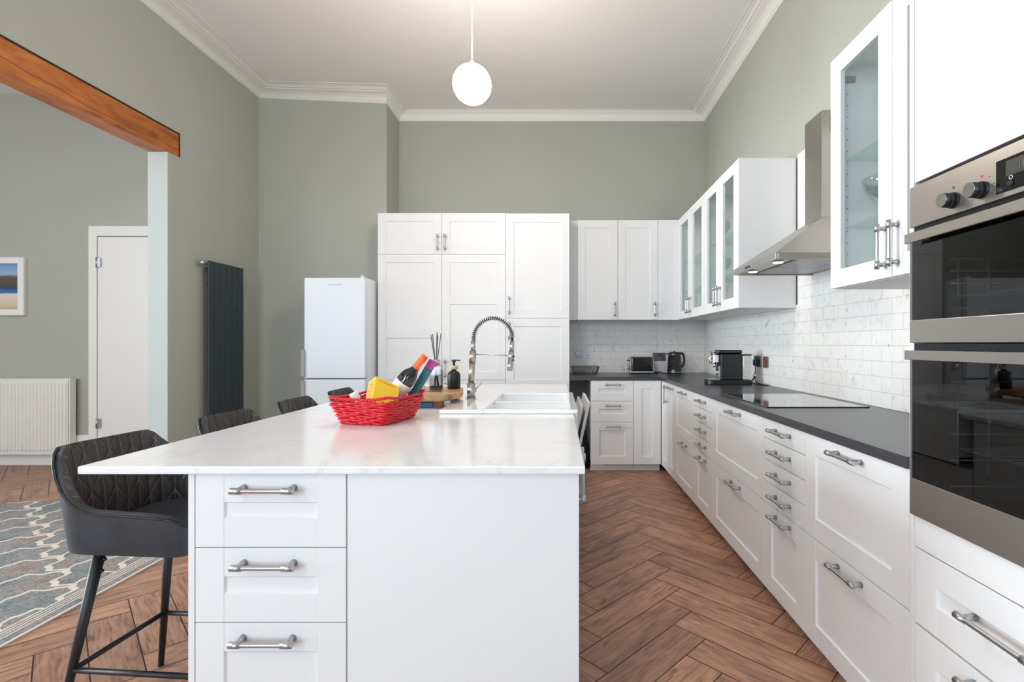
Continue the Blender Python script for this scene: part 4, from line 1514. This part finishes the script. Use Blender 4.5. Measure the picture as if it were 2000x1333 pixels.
for x, y, lb in ((-1.7, -1.2, 'unseen glowing globe added by the rear windows to brighten the kitchen'), (-5.6, 1.0, 'unseen glowing globe added in the middle of the next room for its warm light'),
                 (-5.3, -1.2, 'unseen glowing globe added near the window of the next room for more light')):
    o = copy_tree(pend); o.location = (x, y, pend.location[2]); o['label'] = lb  # further globes out of view, added to raise the light in both rooms
st = make_stool('charcoal quilted leather bar stool at the drawer end of the island, its black legs showing')
labs = [None, 'charcoal bar stool second from the drawer end, its back just under the dark radiator',
        'charcoal bar stool third from the drawer end, its back showing beside the fridge',
        'charcoal bar stool fourth from the drawer end, half hidden by the red basket']
for i, y in enumerate((1.672, 2.285, 2.885, 3.48)):
    s = st if i == 0 else copy_tree(st)
    s.location = (-1.287, y, 0); s.rotation_euler = (0, 0, math.radians((-4.5, -2, 0, 0)[i]))
    if labs[i]:
        s['label'] = labs[i]

# ------------------------------------------------------------------ red basket and its contents
bc = (-.752, 2.082); brz = math.radians(-11)
t = thing('wicker_basket', 'small red wicker basket full of groceries on the island', 'basket', (bc[0], bc[1], ZI), brz)
BH = .100


def rrect(hx, hy, r, n=5, per=10):
    pts = []
    for cx, cy, a0 in ((hx - r, hy - r, 0), (-hx + r, hy - r, PI / 2), (-hx + r, -hy + r, PI), (hx - r, -hy + r, 1.5 * PI)):
        for i in range(n + 1):
            a = a0 + PI / 2 * i / n
            pts.append((cx + r * math.cos(a), cy + r * math.sin(a)))
    out = []
    m = len(pts)
    for i in range(m):
        a, b = pts[i], pts[(i + 1) % m]; d = math.dist(a, b); k = max(1, int(d / .008))
        for j in range(k):
            out.append((a[0] + (b[0] - a[0]) * j / k, a[1] + (b[1] - a[1]) * j / k))
    return out


mb = MB()
rowsn = 12
for j in range(rowsn):
    f = (j + .5) / rowsn; z = .006 + f * (BH - .012)
    hx, hy = .100 + .030 * f, .125 + .030 * f
    pth = rrect(hx, hy, .022); m = len(pth); ns = 16; pts = []
    for i, (x, y) in enumerate(pth):
        a = 2 * PI * ns * i / m + (PI if j % 2 else 0)
        k = 1 + .022 * math.sin(a)
        pts.append((x * k, y * k, z + .0022 * math.sin(a * .5 + j) + .10 * 0))
    mb.tube(pts, [.0052] * m, 6, True)
mb.build('woven_sides', M['red'], t)
mb = MB()
pth0 = rrect(.100, .125, .022); pth1 = rrect(.130, .155, .022)
for k in range(34):
    a = pth0[int(k * len(pth0) / 34)]; b = pth1[int(k * len(pth1) / 34)]
    mb.tube([(a[0], a[1], .003), ((a[0] + b[0]) / 2, (a[1] + b[1]) / 2, BH / 2), (b[0], b[1], BH)], .0028, 5)
mb.build('stakes', M['red'], t)
mb = MB()
pth = rrect(.131, .156, .022)
for ph in (0, 2.1, 4.2):
    pts = []
    for i, (x, y) in enumerate(pth):
        a = 2 * PI * 22 * i / len(pth) + ph
        lift = .012 * (abs(x) / .131) ** 3 * (abs(y) / .156) ** 3
        pts.append((x * (1 + .026 * math.cos(a)), y * (1 + .022 * math.cos(a)), BH + .004 + lift + .0035 * math.sin(a)))
    mb.tube(pts, .0032, 6, True)
mb.build('rim', M['red'], t)
mb = MB(); pth = rrect(.097, .122, .02)
mb.prism(pth, .001, .005)
for k in range(14):
    y = -.115 + k * .0177
    mb.tube([(-.095, y, .006), (.095, y, .006)], .003, 5)
mb.build('base', M['red'], t)


def axis_frame(loc, direction, spin=0.0):
    d = Vector(direction).normalized()
    q = d.to_track_quat('Z', 'Y')
    return Matrix.Translation(loc) @ q.to_matrix().to_4x4() @ Matrix.Rotation(spin, 4, 'Z')


def placed(o, M_):
    o.matrix_world = M_
    return o


# wine bottle leaning in the basket: neck up towards the tap
b0 = Vector((-.760, 2.132, ZI + .034)); dirn = Vector((.62, .0, .78)).normalized()
t = thing('wine_bottle', 'dark wine bottle with orange neck foil leaning in the red basket', 'bottle')
placed(t, axis_frame(b0, dirn))
mb = MB(); mb.lathe([(.001, .0), (.034, 0), (.0375, .005), (.0375, .175), (.0355, .192), (.028, .210), (.0185, .225), (.0150, .240), (.0145, .292), (.0155, .293), (.0155, .300), (.001, .300)], n=36)
bo = mb.build('bottle_body', M['bottle'], t)
mb = MB(); mb.lathe([(.0170, .224), (.0158, .240), (.0155, .296), (.016, .3015), (.001, .3018)], n=32); fo = mb.build('neck_foil', M['orange'], t)
mb = MB()
for k in range(7):
    a = -2.4 + k * .42
    p = lambda an, z: (.0163 * math.cos(an), .0163 * math.sin(an), z)
    mb.tube([p(a, .245), p(a + .28, .262), p(a + .05, .275)], .0008, 4)
mb.build('foil_print', M['white_print'], fo)
mb = MB(); mb.lathe([(.0379, .075), (.0379, .158)], n=36, cap=False); mb.build('paper_label', M['label'], t)

# yellow box
t = thing('tea_box', 'yellow cardboard packet with orange lettering tilted in the red basket', 'packet')
bl, bw, bh = .150, .052, .088
# long axis leans up to the back, face towards the camera
MX = Matrix.Translation((-.712, 2.008, ZI + .108)) @ Matrix.Rotation(math.radians(42), 4, 'Z') @ Matrix.Rotation(math.radians(26), 4, 'Y') @ Matrix.Rotation(math.radians(-34), 4, 'X')
placed(t, MX)
mb = MB(); mb.box(-.056, -.026, -.062, .056, .026, .062); mb.build('carton', M['yellow'], t, .0015)
mb = MB(); mb.box(-.0564, -.020, -.056, -.0558, .020, .056); pn = mb.build('end_label', mat('amber_card', lin(240, 176, 70), .5), t)
mb = MB()
for k in range(6):
    z = -.048 + k * .0165
    mb.box(-.0570, -.014, z, -.0562, -.011, z + .012); mb.box(-.0570, -.014, z, -.0562, .012, z + .0026); mb.box(-.0570, .009, z + .003, -.0562, .012, z + .012)
mb.build('end_lettering', M['orange'], t)
mb = MB()
for k in range(9):
    mb.box(-.036 + k * .0078, -.006, .0620, -.031 + k * .0078, .002, .0624)
for k in range(10):
    mb.box(-.040 + k * .0075, -.0266, .046, -.0355 + k * .0075, -.0259, .052)
mb.build('top_lettering', M['orange'], t)

# teal toothbrush packet
t = thing('toothbrush_packet', 'slim teal and magenta packet standing up beside the wine bottle', 'packet')
b1 = Vector((-.690, 2.192, ZI + .016)); d1 = Vector((.505, .03, .863)).normalized()
placed(t, axis_frame(b1, d1, math.radians(90)))
mb = MB(); mb.box(-.018, -.009, 0, .018, .009, .225); mb.build('card_back', M['teal'], t, .002)
mb = MB(); mb.box(-.0182, -.0092, .225, .0182, .0092, .268); mb.build('header', M['magenta'], t, .002)
mb = MB(); mb.tube([(-.012, -.0095, .252), (.012, -.0095, .252), (.012, -.0095, .260), (-.012, -.0095, .260)], .0012, 5, True); mb.build('hang_hole', M['white_print'], t)
mb = MB()
for k in range(8):
    mb.box(-.004, -.0098, .10 + k * .011, .004, -.009, .108 + k * .011)
    mb.box(.0178, -.003, .10 + k * .011, .0186, .003, .108 + k * .011)
mb.build('lettering', M['white_print'], t)

# white capped bottle poking out, and a second white cap
t = thing('capped_bottle', 'small white bottle with a round cap at the corner of the red basket', 'bottle')
placed(t, axis_frame((-.800, 2.060, ZI + .016), (-.13, -.05, .30)))
mb = MB(); mb.lathe([(.001, 0), (.018, 0), (.02, .004), (.02, .075), (.012, .088), (.012, .09)], n=24); mb.build('bottle_body', M['ceramic'], t)
mb = MB(); mb.lathe([(.0165, .082), (.0175, .084), (.0175, .112), (.016, .115), (.011, .1155), (.0105, .113), (.001, .113)], n=28); mb.build('cap', M['white_print'], t)
t = thing('sauce_bottle', 'white bottle top showing between the stool back and the yellow packet', 'bottle')
placed(t, axis_frame((-.800, 2.150, ZI + .012), (-.02, .0, .30)))
mb = MB(); mb.lathe([(.001, 0), (.018, 0), (.018, .07), (.010, .085), (.010, .090)], n=24); mb.build('bottle_body', M['label'], t)
mb = MB(); mb.lathe([(.0125, .086), (.0125, .112), (.001, .112)], n=24); mb.build('cap', M['white_print'], t)
# ------------------------------------------------------------------ wooden board and what stands on it
t = thing('serving_board', 'thick live-edge wooden board on two feet beside the sink', 'board', (0, 0, ZI))
BT = .962 - ZI; BB = .929 - ZI
top = [(-.86, 2.452), (-.80, 2.446), (-.72, 2.452), (-.64, 2.447), (-.575, 2.450), (-.535, 2.50), (-.500, 2.575), (-.512, 2.66), (-.535, 2.75), (-.55, 2.86), (-.60, 2.93), (-.70, 2.945), (-.80, 2.935), (-.865, 2.93), (-.875, 2.70)]
bot = [((x + .70) * .90 - .70, (y - 2.69) * .97 + 2.69) for x, y in top]
n_ = len(top)
mb = MB()
mid = [((x + .70) * 1.01 - .70, (y - 2.69) * 1.005 + 2.69) for x, y in top]
rows = [[(x, y, BB) for x, y in bot], [(x, y, BB + .010) for x, y in mid], [(x, y, BT) for x, y in top]]
mb.grid(rows, False, closed=True); mb.add(rows[-1], [tuple(range(n_))]); mb.add(rows[0], [tuple(range(n_ - 1, -1, -1))])
mb.build('plank', M['board'], t, .003)
for a in (-.80, -.60):
    for b in (2.47, 2.84):
        mb = MB(); mb.box(a - .02, b, .0005, a + .02, b + .05, BB + .001)
        mb.build('foot', M['dark_wood_foot'], t, .002)
ZBd = ZI + BT
mb = MB(); mb.box(-.698, 2.50, ZI + .0008, -.630, 2.56, ZI + .028)
tag(mb.build('sponge_packet', M['blue'], None, .004), 'small blue packet lying under the wooden board', 'packet')

t = thing('reed_diffuser', 'square glass reed diffuser with black sticks on the wooden board', 'diffuser', (-.656, 2.66, ZBd))
mb = MB()
s = .031
mb.box(-s, -s, .001, s, s, .006)
for a, b in ((-s, -s + .004), (s - .004, s)):
    mb.box(a, -s, .006, b, s, .135); mb.box(-s + .004, a, .006, s - .004, b, .135)
mb.box(-s, -s, .135, s, s, .140)
mb.build('jar', M['crystal'], t, .002)
mb = MB(); mb.cyl((0, 0, .140), (0, 0, .168), .0195, n=28); mb.build('collar', M['copper'], t)
mb = MB(); mb.box(-s + .006, -s + .006, .007, s - .006, s - .006, .030); mb.build('oil', M['black'], t)
mb = MB()
for k, (a, b, L_) in enumerate(((-.055, .01, .30), (-.02, -.03, .305), (.0, .02, .315), (.02, -.01, .30), (.035, .03, .31), (-.035, -.02, .285))):
    mb.cyl((-a * .28, -b * .3, .03), (a * .55, b, L_), .0022, n=7)
mb.build('reeds', M['black'], t)

t = thing('soap_dispenser', 'matt black pump bottle with pale wood collar on the board by the tap', 'dispenser', (-.590, 2.80, ZBd))
mb = MB(); mb.lathe([(.001, 0), (.033, 0), (.036, .003), (.036, .072), (.034, .085), (.026, .097), (.014, .101), (.013, .112)], n=36); mb.build('bottle_body', M['matt_black'], t)
mb = MB(); mb.lathe([(.014, .108), (.0225, .110), (.0225, .128), (.020, .131), (.001, .131)], n=28); mb.build('collar', M['cork'], t)
mb = MB(); mb.cyl((0, 0, .130), (0, 0, .152), .007, n=14); mb.cyl((0, 0, .150), (0, 0, .160), .012, .009, n=16)
mb.hexa([(-.013, -.006, .158), (.036, -.004, .156), (.036, .004, .156), (-.013, .006, .158), (-.013, -.006, .164), (.034, -.004, .1635), (.034, .004, .1635), (-.013, .006, .164)])
mb.build('pump', M['black'], t)

t = thing('white_cloth', 'crumpled white cloth bundle on the board behind the red basket', 'cloth', (-.742, 2.62, ZBd))
mb = MB(); rows = []
for i in range(9):
    f = i / 8; z = .075 * f; k = [.85, 1, 1.05, 1.05, 1.0, .9, .72, .45, .12][i]
    rows.append([(.034 * k * math.cos(a) * (1 + .10 * math.sin(3 * a + i * .8) + .05 * math.sin(7 * a - i)), .034 * k * math.sin(a) * (1 + .09 * math.cos(4 * a + i)), z) for a in [2 * PI * j / 28 for j in range(28)]])
mb.grid(rows, True, closed=True); mb.add(rows[0], [tuple(range(27, -1, -1))]); mb.add(rows[-1], [tuple(range(28))])
mb.build('bundle', M['linen'], t)

# ------------------------------------------------------------------ things on the counter
def sock(name, label, cat, loc, rz, w, h, m, kind):
    t = thing(name, label, cat, loc, rz)
    mb = MB(); mb.box(-w / 2, -.008, -h / 2, w / 2, 0, h / 2); pl = mb.build('face_plate', m, t, .002)
    mb = MB()
    if kind == 'double':
        for s in (-1, 1):
            cx = s * w * .28
            mb.box(cx - .004, -.0088, .000, cx + .004, -.0078, .014)
            mb.box(cx - .015, -.0088, -.022, cx - .006, -.0078, -.016); mb.box(cx + .006, -.0088, -.022, cx + .015, -.0078, -.016)
        mb.build('pin_holes', M['black'], t)
        for s in (-1, 1):
            mb = MB(); mb.box(s * .013 - .008, -.012, .008, s * .013 + .008, -.0079, .03); mb.build('rocker_switch', M['socket_white'] if m is M['socket_white'] else M['black'], t, .001)
    else:
        mb.box(-.02, -.012, -.026, .02, -.0079, .014); mb.build('rocker_switch', M['red_print'], t, .002)
    return t


sock('wall_socket', 'white double wall socket on the marble tiles above the wire basket', 'socket', (.275, YT, 1.083), 0, .140, .086, M['socket_white'], 'double')
t = thing('plug_in_timer', 'round white plug-in timer dial on the white wall socket', 'timer', (.213, YT - .009, 1.112))
mb = MB(); mb.cyl((0, -.034, 0), (0, -.004, 0), .032, n=32); mb.build('dial', M['socket_white'], t)
mb = MB(); mb.tube([(.031 * math.cos(a * PI / 16), -.0345, .031 * math.sin(a * PI / 16)) for a in range(32)], .002, 6, True); mb.build('bezel', M['grey'], t)
mb = MB(); mb.box(-.012, -.005, -.012, .012, .0005, .012); mb.build('plug_pins', M['socket_white'], t)
sock('wall_socket', 'dark nickel double wall socket between toaster and kettle', 'socket', (1.088, YT, 1.075), 0, .140, .086, M['socket_steel'], 'double')
sock('wall_socket', 'dark nickel double wall socket with a black plug near the coffee machine', 'socket', (XT, 3.935, 1.078), -R90, .130, .086, M['socket_steel'], 'double')
sock('cooker_switch', 'narrow dark switch plate with a red rocker beside the coffee machine socket', 'switch', (XT, 3.782, 1.075), -R90, .084, .086, M['socket_steel'], 'switch')
t = thing('power_plug', 'black plug and looped cable of the coffee machine in the side wall socket', 'plug', (XT - .0085, 3.905, 1.07))
mb = MB(); mb.box(-.038, -.024, -.026, 0, .024, .022); mb.build('plug_body', M['black'], t, .006)
mb = MB()
dz = ZW - 1.07 + .0045
mb.tube([(-.024, 0, -.02), (-.026, 0, -.07), (-.03, .0, -.09), (-.034, .01, -.12), (-.04, .03, -.148), (-.055, -.02, dz + .002), (-.05, -.09, dz), (-.026, -.17, dz), (-.018, -.205, dz), (-.032, -.20, dz + .001), (-.05, -.13, dz + .008), (-.04, -.04, dz + .02), (-.03, .0, -.10), (-.028, -.012, -.11), (-.045, .02, dz + .012), (-.085, .06, dz), (-.11, .09, dz)], .0036, 7)
mb.build('cable', M['black'], t)
mb = MB(); mb.box(-.042, -.012, -.108, -.020, .012, -.092); mb.build('cable_tie', M['label'], t, .002)

# toaster
t = thing('toaster', 'black two-slice toaster with steel edges on the charcoal worktop', 'toaster', (.865, 5.225, ZW))
w_ = .118
mb = MB(); mb.box(-w_ + .006, -.078, .028, w_ - .006, .078, .172); mb.build('body', M['gloss_black'], t, .014, 3)
mb = MB(); mb.box(-w_, -.080, .008, w_, .080, .030); mb.build('base_band', M['steel'], t, .004)
mb = MB(); mb.box(-w_ + .004, -.070, .1725, w_ - .004, .070, .179)
for s in (-1, 1):
    mb.box(s * w_ - .006 * s - .0, -.0805, .03, s * w_ + .0, .0805, .172)
mb.build('steel_trim', M['steel'], t, .002)
mb = MB(); mb.box(-.09, -.045, .1785, .09, -.015, .1796); mb.box(-.09, .015, .1785, .09, .045, .1796); mb.build('bread_slots', M['black'], t)
mb = MB(); mb.box(-w_ - .028, -.02, .132, -w_ - .0, .02, .142); mb.build('lever', M['black'], t, .003)
mb = MB(); mb.cyl((-w_ - .022, 0, .058), (-w_, 0, .058), .016, n=20); mb.build('dial', M['steel'], t)
for a in (-.09, .09):
    for b in (-.05, .05):
        mb = MB(); mb.cyl((a, b, 0), (a, b, .009), .01, n=10); mb.build('foot', M['black'], t)
t = thing('toaster_cable', 'black cable lying on the worktop between toaster and kettle', 'cable', (1.06, 5.26, ZW))
mb = MB(); mb.tube([(-.075, .0, .02), (-.06, -.02, .006), (-.03, -.05, .0045), (0, -.03, .014), (.02, -.01, .020), (.03, -.04, .0045), (.06, -.06, .0045), (.075, -.05, .01)], .0042, 7); mb.build('flex', M['black'], t)
mb = MB(); mb.box(-.045, -.06, .001, -.01, -.03, .022); mb.build('plug', M['black'], t, .005)

# kettle
t = thing('kettle', 'glossy black textured kettle on the charcoal worktop in the corner', 'kettle', (1.213, 5.205, ZW))
mb = MB(); mb.cyl((0, 0, 0), (0, 0, .014), .075, n=36); mb.build('power_base', M['black'], t)
mb = MB(); mb.lathe([(.0735, .015), (.0735, .022)], n=36); mb.build('steel_band', M['chrome'], t)
mb = MB(); rows = []
nz, na = 18, 72
for i in range(nz + 1):
    f = i / nz; z = .022 + .19 * f; r0 = .0735 - .0125 * f
    rows.append([((r0 + (.0016 if (i + j // 2) % 2 else -.0004) * (1 if 1 < i < nz - 1 else 0)) * math.cos(2 * PI * j / na), (r0 + (.0016 if (i + j // 2) % 2 else -.0004) * (1 if 1 < i < nz - 1 else 0)) * math.sin(2 * PI * j / na), z) for j in range(na)])
mb.grid(rows, False, closed=True); mb.add(rows[-1], [tuple(range(na))]); mb.add(rows[0], [tuple(range(na - 1, -1, -1))])
mb.build('body', M['gloss_black'], t)
mb = MB(); mb.lathe([(.061, .212), (.060, .222), (.045, .228), (.001, .229)], n=36); mb.cyl((0, 0, .228), (0, 0, .236), .012, n=16); mb.build('lid', M['gloss_black'], t)
mb = MB(); mb.tube([(.052, 0, .216), (.085, 0, .212), (.100, 0, .19), (.104, 0, .14), (.098, 0, .10), (.076, 0, .07), (.068, 0, .065)], [.013, .013, .012, .011, .011, .012, .012], 10, sx=1.1); mb.build('handle', M['black'], t)
mb = MB(); mb.hexa([(-.058, -.02, .185), (-.082, -.008, .205), (-.082, .008, .205), (-.058, .02, .185), (-.055, -.022, .214), (-.088, -.006, .216), (-.088, .006, .216), (-.055, .022, .214)]); mb.build('spout', M['gloss_black'], t)

# wire basket
t = thing('wire_basket', 'low black wire basket on the worktop beside the tall cabinet', 'basket', (.272, 5.12, ZW))
mb = MB()
for j, f in enumerate((0, .25, .5, .75, 1)):
    pth = rrect(.118 + .024 * f, .07 + .02 * f, .02)
    mb.tube([(x, y, .004 + .074 * f) for x, y in pth], .0030 if f == 1 else .0018, 5, True)
p0_, p1_ = rrect(.118, .07, .02), rrect(.142, .09, .02)
for k in range(36):
    a = p0_[int(k * len(p0_) / 36)]; b = p1_[int(k * len(p1_) / 36)]
    mb.tube([(a[0], a[1], .003), (b[0], b[1], .078)], .0016, 5)
for k in range(9):
    x = -.105 + k * .026
    mb.tube([(x, -.069, .003), (x, .069, .003)], .0016, 5)
mb.build('wires', M['matt_black'], t)

# coffee machine
t = thing('coffee_machine', 'black capsule coffee machine with clear water tank on the charcoal worktop', 'coffee machine', (1.318, 3.86, ZW))
mb = MB(); pth = rrect(.178, .066, .05); mb.prism(pth, 0, .034); mb.build('drip_tray_base', M['black'], t, .004)
mb = MB(); mb.box(-.075, -.056, .034, .096, .056, .235); mb.build('body', M['black'], t, .008)
mb = MB(); mb.box(-.098, -.050, .235, .094, .050, .266); mb.build('top_cover', M['gloss_black'], t, .012, 3)
mb = MB(); mb.prism_x([(0, 0)] * 0 + [(-.03, .16), (.03, .16), (.03, .235), (-.03, .235)], -.125, -.075)
mb.build('spout_head', M['chrome'], t, .01, 2)
mb = MB(); mb.tube([(-.10, -.03, .25), (-.128, -.03, .255), (-.135, 0, .256), (-.128, .03, .255), (-.10, .03, .25)], .005, 8); mb.tube([(-.128, 0, .25), (-.145, 0, .20), (-.143, 0, .165), (-.118, 0, .165)], .006, 8); mb.build('lever', M['chrome'], t)
mb = MB(); mb.cyl((-.105, 0, .13), (-.105, 0, .162), .012, n=16); mb.box(-.085, -.035, .034, -.076, .035, .14); mb.build('nozzle', M['chrome'], t)
mb = MB(); mb.box(-.165, -.04, .0345, -.08, .04, .040); mb.build('cup_grid', M['chrome'], t, .002)
mb = MB(); mb.box(.098, -.045, .036, .165, .045, .222); mb.build('water_tank', M['crystal'], t, .006)
mb = MB(); mb.box(.097, -.047, .2225, .168, .047, .232); mb.build('tank_lid', M['black'], t, .003)

# ------------------------------------------------------------------ glassware in the glazed cabinets
ZS1, ZS2 = 1.455 + .562, 1.455 + .267
t = thing('pedestal_bowl', 'footed cut-glass bowl on a shelf of the glazed cabinet by the oven', 'bowl', (1.370, 2.045, ZS2))
mb = MB(); mb.lathe([(.001, .001), (.05, .001), (.05, .005), (.012, .014), (.010, .07), (.02, .085), (.060, .105), (.092, .14), (.105, .178), (.102, .180), (.088, .144), (.056, .112), (.001, .094)], n=40); mb.build('bowl', M['crystal'], t)
t = thing('glass_bottle', 'glass carafe with amber base on the upper shelf of the cabinet by the oven', 'carafe', (1.352, 2.045, ZS1))
mb = MB(); mb.lathe([(.001, .05), (.026, .05), (.032, .09), (.030, .13), (.018, .17), (.012, .21), (.016, .225)], n=32); mb.build('carafe_body', M['crystal'], t)
mb = MB(); mb.lathe([(.001, .001), (.026, .001), (.028, .02), (.026, .05), (.001, .05)], n=32); mb.build('amber_base', mat('amber_ceramic', lin(150, 96, 66), .3), t)


def wine_glass():
    t = thing('wine_glass', 'x', 'wine glass', (0, 0, 0), 0, 'wine glasses in the glazed corner cabinets')
    mb = MB(); mb.lathe([(.001, .0008), (.032, .001), (.03, .003), (.005, .006), (.004, .075), (.010, .085), (.032, .11), (.036, .14), (.030, .175), (.0285, .175), (.034, .14), (.030, .112), (.001, .088)], n=24); mb.build('bowl_and_stem', M['crystal'], t)
    return t


wg = wine_glass(); first = True
gl = [(1.33, 3.95, ZS1, 'fourth from the hood'), (1.38, 3.80, ZS1, 'third from the hood'), (1.32, 3.62, ZS1, 'second from the hood'), (1.40, 3.48, ZS1, 'next to the hood'),
      (1.33, 3.50, ZS2, 'next to the hood'), (1.33, 3.68, ZS2, 'second of three'), (1.33, 3.92, ZS2, 'third of three'), (1.33, 3.60, 1.455 + .018, 'behind'), (1.42, 3.42, 1.455 + .018, 'in front')]
for x, y, z, _ in gl:
    o = wg if first else copy_tree(wg); first = False
    o.location = (x, y, z)
    o['label'] = 'wine glass on the %s shelf of the glazed hood-side cabinet, %s' % ('upper' if z == ZS1 else 'middle' if z == ZS2 else 'bottom', _)
